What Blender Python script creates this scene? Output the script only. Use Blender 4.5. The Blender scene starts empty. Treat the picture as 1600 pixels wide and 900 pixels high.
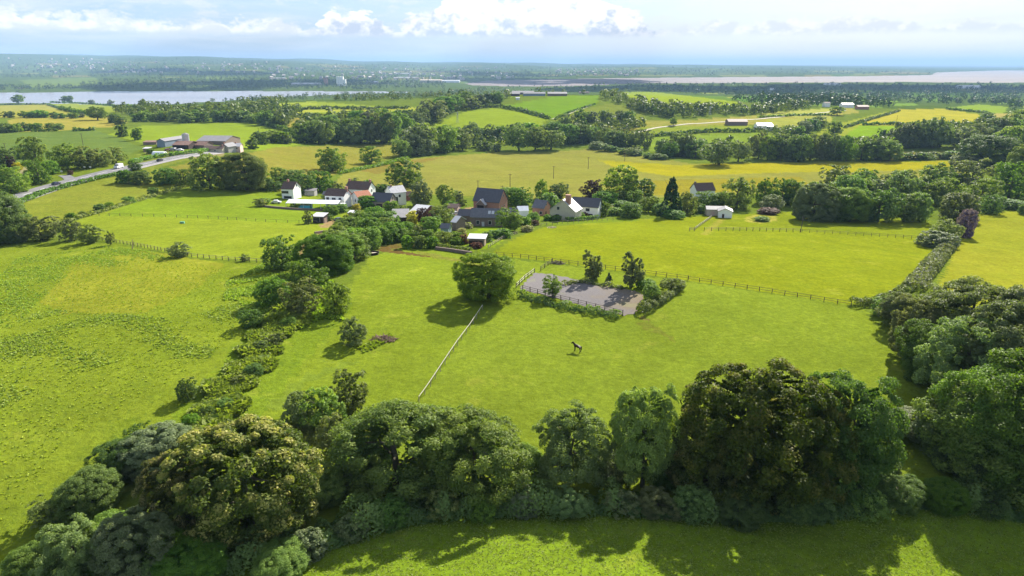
import bpy, math, random
import numpy as np
from mathutils import Vector
R = math.radians
rng = np.random.default_rng(7)
random.seed(7)
S = bpy.context.scene
COL = S.collection

# ---------------------------------------------------------------- camera, sky, sun, exposure
CZ, PITCH, FPX = 50.0, R(18.18), 1066.0          # drone height, tilt below the horizon, focal length for a 1600 px wide frame
cam = bpy.data.cameras.new('camera'); camo = bpy.data.objects.new('camera', cam); COL.objects.link(camo)
cam.lens = 36.0 * FPX / 1600; cam.clip_start = 1.0; cam.clip_end = 200000
camo.location = (0, 0, CZ); camo.rotation_euler = (math.pi / 2 - PITCH, 0, 0)
S.camera = camo
SUN_EL, SUN_AZ = R(32), R(27)                    # azimuth measured clockwise from +Y (the view direction)
sd = bpy.data.lights.new('sun', 'SUN'); so = bpy.data.objects.new('sun', sd); COL.objects.link(so)
sd.energy = 4.8; sd.angle = R(0.5); sd.color = (1.0, 0.94, 0.83)
sv = Vector((math.sin(SUN_AZ) * math.cos(SUN_EL), math.cos(SUN_AZ) * math.cos(SUN_EL), math.sin(SUN_EL)))
so.rotation_euler = sv.to_track_quat('Z', 'Y').to_euler(); so.location = (200, 300, 400)
S.view_settings.view_transform = 'Standard'; S.view_settings.look = 'None'
S.view_settings.gamma = 1.0; S.view_settings.exposure = 1.3; S.view_settings.use_curve_mapping = False
S.cycles.max_bounces = 7; S.cycles.diffuse_bounces = 4; S.cycles.glossy_bounces = 2
S.cycles.transmission_bounces = 4; S.cycles.transparent_max_bounces = 4; S.cycles.volume_bounces = 0
S.cycles.use_denoising = True
S.cycles.caustics_reflective = False; S.cycles.caustics_refractive = False


class NT:
    """small helper for node trees"""
    def __init__(s, tree): s.t = tree; s.n = tree.nodes; s.l = tree.links
    def node(s, typ, ins=None, **props):
        n = s.n.new(typ)
        for k, v in props.items(): setattr(n, k, v)
        for k, v in (ins or {}).items():
            sock = n.inputs[k]
            if hasattr(v, 'is_output'): s.l.new(v, sock)
            else: sock.default_value = v
        return n
    def math(s, op, a, b=0.0, c=0.0, clamp=False):
        n = s.node('ShaderNodeMath', {0: a, 1: b, 2: c}, operation=op); n.use_clamp = clamp
        return n.outputs[0]
    def mix(s, f, a, b, mode='MIX'):
        n = s.n.new('ShaderNodeMix'); n.data_type = 'RGBA'; n.blend_type = mode
        for k, v in ((0, f), (6, a), (7, b)):
            if hasattr(v, 'is_output'): s.l.new(v, n.inputs[k])
            else: n.inputs[k].default_value = v if k == 0 else (tuple(v) + (1,))[:4]
        return n.outputs[2]
    def ramp(s, f, stops, interp='LINEAR'):
        n = s.node('ShaderNodeValToRGB', {0: f}); e = n.color_ramp; e.interpolation = interp
        while len(e.elements) < len(stops): e.elements.new(0.5)
        for el, (p, c) in zip(e.elements, stops):
            el.position = p; el.color = (c, c, c, 1) if not hasattr(c, '__len__') else tuple(c) + (1,)
        return n.outputs[0]
    def remap(s, v, a, b, c=0.0, d=1.0, smooth=False):
        n = s.node('ShaderNodeMapRange', {0: v, 1: a, 2: b, 3: c, 4: d})
        n.interpolation_type = 'SMOOTHSTEP' if smooth else 'LINEAR'
        return n.outputs[0]


# world: physical sky plus a cumulus bank worked out in azimuth / elevation round the place
W = bpy.data.worlds.new('World'); S.world = W; W.use_nodes = True
w = NT(W.node_tree); w.n.clear()
sky = w.node('ShaderNodeTexSky', sky_type='NISHITA', sun_disc=False, sun_elevation=SUN_EL, sun_rotation=SUN_AZ, altitude=120, air_density=1.0, dust_density=1.3, ozone_density=2.0)
geo = w.node('ShaderNodeTexCoord')
sep = w.node('ShaderNodeSeparateXYZ', {0: geo.outputs['Generated']})
azm = w.math('MULTIPLY', w.math('ARCTAN2', sep.outputs[0], sep.outputs[1]), 57.2958)
elv = w.math('MULTIPLY', w.math('ARCSINE', sep.outputs[2]), 57.2958)
def skynoise(sx, sy, detail, rough, seed, dy=0.0):
    v = w.node('ShaderNodeCombineXYZ', {0: w.math('MULTIPLY', azm, sx), 1: w.math('MULTIPLY', w.math('ADD', elv, dy), sy), 2: seed})
    return w.node('ShaderNodeTexNoise', {'Vector': v.outputs[0], 'Scale': 1.0, 'Detail': detail, 'Roughness': rough}).outputs[0]
def pxaz(px): return math.degrees(math.atan((px - 800) / 1098))
azj = w.math('ADD', azm, w.math('MULTIPLY', w.math('SUBTRACT', skynoise(.35, 1.1, 5, .6, 77.0), .5), 5.5))      # ragged cloud sides
def curve(pts):    # cloud-top elevation as a curve over azimuth, -60..60 degrees
    st = [((pxaz(p) + 60) / 120, e / 10.0) for p, e in pts]
    return w.math('MULTIPLY', w.ramp(w.math('DIVIDE', w.math('ADD', azj, 60), 120), st), 10.0)
def bank(tops, base, sx, sy, amp, soft, seed):
    top = curve(tops)
    n1 = skynoise(sx, sy, 7, 0.55, seed); n2 = skynoise(sx * 2.3, sy * 2.3, 5, 0.6, seed + 9)
    nn = w.math('ADD', w.math('MULTIPLY', w.math('SUBTRACT', n1, 0.5), amp), w.math('MULTIPLY', w.math('SUBTRACT', n2, 0.5), amp * 0.45))
    h = w.math('SUBTRACT', w.math('ADD', top, nn), elv)
    d = w.remap(h, 0.0, soft, 0, 1, True)
    bb = w.math('ADD', elv, w.math('MULTIPLY', w.math('SUBTRACT', n2, 0.5), 0.35))
    d = w.math('MULTIPLY', d, w.remap(bb, base - 0.15, base + 0.35, 0, 1, True))
    lit = w.remap(w.math('ADD', w.math('SUBTRACT', elv, base), w.math('MULTIPLY', w.math('SUBTRACT', skynoise(sx * 1.4, sy * 1.4, 6, 0.6, seed, -0.25), n1), 6.0)), -0.1, 1.5, 0, 1, True)
    return d, lit
skyc = w.mix(w.remap(elv, 6.0, 14.0, .78, 0, True), sky.outputs[0], (2.4, 3.42, 4.65))      # thin bright summer haze layer low in the sky
wisp = w.math('MULTIPLY', w.remap(skynoise(0.10, 0.9, 6, 0.6, 3.1), 0.42, 0.72, 0, 1, True), 0.6)
wisp2 = w.math('MULTIPLY', w.remap(skynoise(0.5, 1.3, 6, 0.65, 8.4), 0.48, 0.7, 0, 1, True), w.remap(elv, 1.0, 3.4, 0.0, 0.55))
CW = 5.3
skyc = w.mix(wisp, skyc, (CW * .95, CW * .98, CW * 1.0))
skyc = w.mix(wisp2, skyc, (CW, CW, CW * 1.0))
for tops, base, sx, sy, amp, soft, seed, mx, lo_ in (
        ([(-300, 3.2), (60, 3.6), (250, 3.1), (430, 3.3), (560, 2.6), (700, 2.4), (1000, 2.5), (1100, 3.1), (1330, 3.3), (1450, 2.7), (1900, 2.8)], 2.0, .6, 1.0, 2.6, .5, 31.3, .95, .5),
        ([(400, 0.5), (495, 1.2), (520, 4.2), (545, 3.6), (575, 4.2), (620, 2.6), (650, 3.9), (690, 3.9), (715, 5.6), (770, 5.2), (800, 4.6), (850, 5.7), (905, 5.4), (950, 4.8), (985, 3.8), (1008, 3.2), (1030, .6), (1300, 0.3)], 2.0, .62, .8, 1.7, .34, 12.7, 1.0, .12)):
    d, lit = bank(tops, base, sx, sy, amp, soft, seed)
    cc = w.mix(w.remap(lit, 0, 1, lo_, 1), (3.3, 3.75, 4.6), (CW * 1.2, CW * 1.18, CW * 1.15))  # bright tops and grey bases painted into the cloud colour as lighting
    skyc = w.mix(w.math('MULTIPLY', d, mx), skyc, cc)
hi = w.math('MULTIPLY', w.remap(skynoise(0.12, 0.55, 6, 0.6, 21.0), 0.5, 0.68, 0, 1, True), w.remap(elv, 4.2, 6.0, 0.0, 0.9))
skyc = w.mix(hi, skyc, (CW, CW, CW))
bg = w.node('ShaderNodeBackground', {'Color': skyc, 'Strength': 0.081})
w.l.new(bg.outputs[0], w.node('ShaderNodeOutputWorld').inputs[0])

# ---------------------------------------------------------------- terrain
def th_of(px): return math.atan((px - 800) / 1100)
TC = [-400, 0, 300, 550, 800, 1000, 1250, 1500, 2000]
TD = [0, 45, 55, 65, 78, 92, 110, 150, 200, 250, 310, 380, 450, 550, 650, 750, 850, 1000, 1200, 1400, 2000, 2600, 3300, 4500, 6500, 9000, 14000, 20000, 60000]
nL = [3, 0, -1, -1.4, -1.2, -.8, -.3, .3]; nC = [4, 1.5, .3, -1.3, -2.4, -1.7, -.6, .6]; nR = [4, 2.4, 1.3, -.6, -2.7, -2.3, -1, .6]
TZ = [nL + [-2, -5, -7, -7, -6, -7, -10, -12, -13, -14, -17, -21, -58, -66, -68, -62, -50, -20, 180, 270, 100],
      nL + [-2, -5, -7, -7, -6, -7, -10, -12, -13, -14, -17, -21, -58, -66, -68, -62, -50, -20, 190, 285, 100],
      nL + [-2, -6, -9, -9, -6, -5, -9, -14, -16, -17, -17, -20, -58, -66, -68, -62, -50, -20, 140, 225, 100],
      nC + [-2.5, -8, -13, -17, -19, -22, -25, -25, -20, -16, -14, -16, -45, -62, -66, -62, -55, -30, 70, 140, 60],
      nR + [-2.5, -8, -14, -18, -21, -26, -31, -29, -16, -8, 0, -3, -40, -58, -64, -64, -60, -40, 15, 66, 30],
      nR + [-2.5, -8, -14, -18, -22, -27, -31, -30, -22, -10, -2, -8, -34, -50, -60, -66, -66, -50, 5, 30, 0],
      nR + [-2.5, -8, -14, -18, -22, -27, -30, -29, -22, -19, -18, -19, -38, -50, -58, -66, -67, -60, -10, 0, -20],
      nR + [-2.5, -8, -13, -17, -20, -24, -26, -26, -20, -18, -20, -23, -40, -52, -60, -67, -67, -67, -60, -50, -50],
      nR + [-2.5, -8, -13, -17, -20, -24, -26, -26, -20, -18, -20, -23, -40, -52, -60, -67, -67, -67, -60, -50, -50]]
NTH, NLR = 200, 600
TH0, TH1 = th_of(-400), th_of(2000)
LR0, LR1 = math.log(12.0), math.log(80000.0)
_th = np.linspace(TH0, TH1, NTH); _lr = np.linspace(LR0, LR1, NLR)
_cols = np.array([np.interp(np.exp(_lr), TD, z) for z in TZ])
_tab = np.array([np.interp(_th, [th_of(c) for c in TC], _cols[:, j]) for j in range(NLR)])      # [lr, th]
def _smooth(a, n, ax):
    k = np.hanning(n + 2)[1:-1]; k /= k.sum()
    pad = [(0, 0), (0, 0)]; pad[ax] = (n // 2, n // 2)
    b = np.pad(a, pad, 'edge')
    return np.apply_along_axis(lambda v: np.convolve(v, k, 'valid'), ax, b)
_tab = _smooth(_smooth(_tab, 11, 0), 17, 1)
def H0(x, y):
    x = np.asarray(x, float); y = np.asarray(y, float)
    r = np.maximum(np.hypot(x, y), 12.01)
    th = np.clip(np.arctan2(x, y), TH0, TH1 - 1e-6)
    a = (th - TH0) / (TH1 - TH0) * (NTH - 1); b = np.clip((np.log(r) - LR0) / (LR1 - LR0), 0, 0.9999) * (NLR - 1)
    i = a.astype(int); j = b.astype(int); u = a - i; v = b - j
    i = np.minimum(i, NTH - 2); j = np.minimum(j, NLR - 2)
    z = (_tab[j, i] * (1 - u) * (1 - v) + _tab[j, i + 1] * u * (1 - v) + _tab[j + 1, i] * (1 - u) * v + _tab[j + 1, i + 1] * u * v)
    roll = 0.35 * np.sin(x * .043 + 1.3 * np.sin(y * .021)) * np.sin(y * .037 + .7) + 0.22 * np.sin(x * .11 + y * .07)
    far = np.clip(r / 1500, 0, 1) * 2.5 * np.sin(x * .0061 + 2 * np.sin(y * .0037)) * np.sin(y * .0052 + 1)
    ridge = 24 * np.sin(x * .0011 + 1.5 * np.sin(y * .0004)) * np.sin(y * .0007 + .5) + 12 * np.sin(x * .0031 + y * .0006)
    return z + ridge * np.clip((r - 7500) / 5000, 0, 1) * np.clip((9000 - x) / 6000, 0, 1) + roll * np.clip(r / 80, 0, 1) + far * np.clip((r - 900) / 600, 0, 1)
WATER_Z = -70.0
cp, sp = math.cos(PITCH), math.sin(PITCH)
def rays(px, py):
    px = np.asarray(px, float); py = np.asarray(py, float)
    a = (px - 800) / FPX; b = (450 - py) / FPX
    return np.stack([a, cp + b * sp, -sp + b * cp], -1)
_ts = np.geomspace(15, 70000, 1400)
def cast(px, py, h=None):
    """where the sight lines through photo pixels (1600 x 900) meet the terrain"""
    h = h or H0
    d = rays(np.atleast_1d(px), np.atleast_1d(py)); out = np.zeros_like(d)
    for k in range(0, len(d), 4000):
        dd = d[k:k + 4000]
        P = dd[:, None, :] * _ts[None, :, None]
        below = (P[..., 2] + CZ) < h(P[..., 0], P[..., 1])
        i = np.where(below.any(1), below.argmax(1), len(_ts) - 1); i = np.maximum(i, 1)
        lo, hi_ = _ts[i - 1], _ts[i]
        for _ in range(22):
            m = (lo + hi_) / 2; Q = dd * m[:, None]
            bl = (Q[:, 2] + CZ) < h(Q[:, 0], Q[:, 1])
            hi_ = np.where(bl, m, hi_); lo = np.where(bl, lo, m)
        out[k:k + 4000] = dd * hi_[:, None]
    out[:, 2] += CZ
    return out
def G(px, py): return cast(px, py)[0]
def flat_cast(px, py, z):
    d = rays(np.atleast_1d(px), np.atleast_1d(py)); t = (z - CZ) / d[:, 2]
    o = d * t[:, None]; o[:, 2] = z
    return o
def depth_of(P): return P[1] * cp - (P[2] - CZ) * sp
def dense(poly, closed=True, n=6):
    p = np.array(poly, float); q = np.roll(p, -1, 0) if closed else p[1:]
    p0 = p if closed else p[:-1]
    o = (p0[:, None, :] + (q - p0)[:, None, :] * (np.arange(n) / n)[None, :, None]).reshape(-1, 2)
    return o if closed else np.vstack([o, p[-1:]])
def inside(x, y, poly):
    m = np.zeros(x.shape, bool)
    sel = (x >= poly[:, 0].min()) & (x <= poly[:, 0].max()) & (y >= poly[:, 1].min()) & (y <= poly[:, 1].max())
    xs, ys = x[sel], y[sel]; c = np.zeros(xs.shape, bool)
    q = np.roll(poly, 1, 0)
    for (x1, y1), (x2, y2) in zip(poly, q):
        if y1 == y2: continue
        t = ((y1 > ys) != (y2 > ys)) & (xs < (x2 - x1) * (ys - y1) / (y2 - y1) + x1)
        c ^= t
    m[sel] = c
    return m

# ---------------------------------------------------------------- tagging and mesh helpers
def tag(o, label=None, cat=None, group=None, kind=None):
    if label: o['label'] = label
    if cat: o['category'] = cat
    if group: o['group'] = group
    if kind: o['kind'] = kind
    return o
def link(name, me, mat=None, parent=None):
    o = bpy.data.objects.new(name, me); COL.objects.link(o)
    if mat is not None and me is not None and not len(me.materials): me.materials.append(mat)
    if parent is not None: o.parent = parent
    return o
def empty(name, loc=(0, 0, 0), rz=0.0, label=None, cat=None, group=None, scale=None):
    o = bpy.data.objects.new(name, None); COL.objects.link(o); o.location = loc; o.rotation_euler = (0, 0, rz)
    o.empty_display_size = 0.2
    if scale is not None: o.scale = scale
    return tag(o, label, cat, group)
def quads_mesh(name, V, attrs=None):
    """V: (n,4,3) quads -> mesh"""
    n = len(V); me = bpy.data.meshes.new(name)
    me.vertices.add(n * 4); me.loops.add(n * 4); me.polygons.add(n)
    me.vertices.foreach_set('co', np.ascontiguousarray(V, np.float32).ravel())
    me.loops.foreach_set('vertex_index', np.arange(n * 4, dtype=np.int32))
    me.polygons.foreach_set('loop_start', np.arange(0, n * 4, 4, dtype=np.int32))
    for k, v in (attrs or {}).items():
        a = me.attributes.new(k, 'FLOAT', 'POINT'); a.data.foreach_set('value', np.repeat(v, 4).astype(np.float32))
    me.update(); return me
class MB:
    """collects boxes, prisms and tubes; build() makes them ONE mesh object"""
    def __init__(s): s.v = []; s.f = []
    def add(s, v, f):
        k = len(s.v); s.v += [tuple(p) for p in v]; s.f += [tuple(i + k for i in g) for g in f]; return s
    def box(s, x0, x1, y0, y1, z0, z1):
        return s.add([(x0, y0, z0), (x1, y0, z0), (x1, y1, z0), (x0, y1, z0), (x0, y0, z1), (x1, y0, z1), (x1, y1, z1), (x0, y1, z1)],
                     [(3, 2, 1, 0), (4, 5, 6, 7), (0, 1, 5, 4), (1, 2, 6, 5), (2, 3, 7, 6), (3, 0, 4, 7)])
    def bar(s, a, b, wd, hd=None):
        a = Vector(a); b = Vector(b); hd = hd or wd; d = (b - a).normalized()
        u = d.cross(Vector((0, 0, 1)));  u = Vector((1, 0, 0)) if u.length < 1e-4 else u.normalized()
        v = u.cross(d).normalized(); P = []
        for q in (a, b):
            for i, j in ((-1, -1), (1, -1), (1, 1), (-1, 1)): P.append(q + u * (i * wd / 2) + v * (j * hd / 2))
        return s.add(P, [(0, 1, 2, 3), (7, 6, 5, 4), (0, 4, 5, 1), (1, 5, 6, 2), (2, 6, 7, 3), (3, 7, 4, 0)])
    def tube(s, pts, rad, n=7, cap=True):
        pts = [Vector(p) for p in pts]; k = len(s.v)
        for i, p in enumerate(pts):
            d = (pts[min(i + 1, len(pts) - 1)] - pts[max(i - 1, 0)]).normalized()
            u = d.cross(Vector((.31, .77, .1))).normalized(); v = d.cross(u)
            for j in range(n):
                a = 2 * math.pi * j / n; s.v.append(tuple(p + (u * math.cos(a) + v * math.sin(a)) * rad[i]))
        for i in range(len(pts) - 1):
            for j in range(n):
                s.f.append((k + i * n + j, k + i * n + (j + 1) % n, k + (i + 1) * n + (j + 1) % n, k + (i + 1) * n + j))
        if cap:
            s.f.append(tuple(k + (len(pts) - 1) * n + j for j in range(n))); s.f.append(tuple(k + n - 1 - j for j in range(n)))
        return s
    def mesh(s, name, smooth=False):
        me = bpy.data.meshes.new(name); me.from_pydata(s.v, [], s.f); me.update()
        if smooth: me.polygons.foreach_set('use_smooth', [True] * len(me.polygons))
        return me
    def build(s, name, mat, parent=None, smooth=False): return link(name, s.mesh(name, smooth), mat, parent)

# ---------------------------------------------------------------- materials
def lin(c): return tuple(((v / 255) / 12.92 if v / 255 <= .04045 else ((v / 255 + .055) / 1.055) ** 2.4) for v in c)
def alb(c, k=(.59, .595, .44)): return tuple(min(.85, v * q) for v, q in zip(lin(c), k))
def material(name, col, rough=0.75, var=0.25, scale=1.2, bump=0.0, spec=0.3, metal=0.0, col2=None, obj=True, emis=None, stripes=None):
    m = bpy.data.materials.new(name); m.use_nodes = True; t = NT(m.node_tree); t.n.clear()
    tc = t.node('ShaderNodeTexCoord'); crd = tc.outputs['Object'] if obj else t.node('ShaderNodeNewGeometry').outputs['Position']
    n1 = t.node('ShaderNodeTexNoise', {'Vector': crd, 'Scale': scale, 'Detail': 6.0, 'Roughness': .65}).outputs[0]
    n2 = t.node('ShaderNodeTexNoise', {'Vector': crd, 'Scale': scale * 7.3, 'Detail': 4.0}).outputs[0]
    nn = t.math('ADD', t.math('MULTIPLY', n1, .65), t.math('MULTIPLY', n2, .35))
    dark = tuple(c * (1 - var) for c in col); lite = tuple(min(.9, c * (1 + var)) for c in col)
    c = t.mix(t.remap(nn, .33, .67), dark, col2 or lite)
    if stripes:      # (axis scale, darkening): courses of tiles, boards, sheets
        wv = t.node('ShaderNodeTexWave', {'Vector': crd, 'Scale': stripes[0], 'Distortion': .4, 'Detail': 1.0}, bands_direction=stripes[2])
        c = t.mix(t.remap(wv.outputs[0], .05, .4, stripes[1], 0), c, tuple(v * .35 for v in col))
    b = t.node('ShaderNodeBsdfPrincipled', {'Base Color': c, 'Roughness': rough, 'Metallic': metal, 'Specular IOR Level': spec})
    if bump: t.l.new(t.node('ShaderNodeBump', {'Height': nn, 'Strength': bump, 'Distance': .06}).outputs[0], b.inputs['Normal'])
    t.l.new(b.outputs[0], t.node('ShaderNodeOutputMaterial').inputs[0])
    return m
def leafmat(name, a, b, tip=None, trans=0.38, spec=.12, tipcut=(.45, .9)):
    """leaves: colour between a and b from each leaf's own tint, each tree shifted a little, optional blossom on the outer shoots"""
    m = bpy.data.materials.new(name); m.use_nodes = True; t = NT(m.node_tree); t.n.clear()
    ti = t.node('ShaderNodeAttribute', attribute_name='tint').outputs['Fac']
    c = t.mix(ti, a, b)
    if tip:
        o = t.node('ShaderNodeAttribute', attribute_name='outer').outputs['Fac']
        c = t.mix(t.math('MULTIPLY', t.remap(o, tipcut[0], tipcut[1], 0, 1, True), .62), c, tip)
    rnd = t.node('ShaderNodeObjectInfo').outputs['Random']
    hs = t.node('ShaderNodeHueSaturation', {'Hue': t.remap(rnd, 0, 1, .485, .512), 'Saturation': t.remap(t.math('FRACT', t.math('MULTIPLY', rnd, 7.31)), 0, 1, .8, 1.1),
                                            'Value': t.remap(t.math('FRACT', t.math('MULTIPLY', rnd, 3.77)), 0, 1, .78, 1.22), 'Color': c})
    p = t.node('ShaderNodeBsdfPrincipled', {'Base Color': hs.outputs[0], 'Roughness': .6, 'Specular IOR Level': spec})
    tr = t.node('ShaderNodeBsdfTranslucent', {'Color': t.mix(1.0, hs.outputs[0], (1.25, 1.35, .35), 'MULTIPLY')})
    mx = t.node('ShaderNodeMixShader', {0: trans, 1: p.outputs[0], 2: tr.outputs[0]})
    t.l.new(mx.outputs[0], t.node('ShaderNodeOutputMaterial').inputs[0])
    return m

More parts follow.
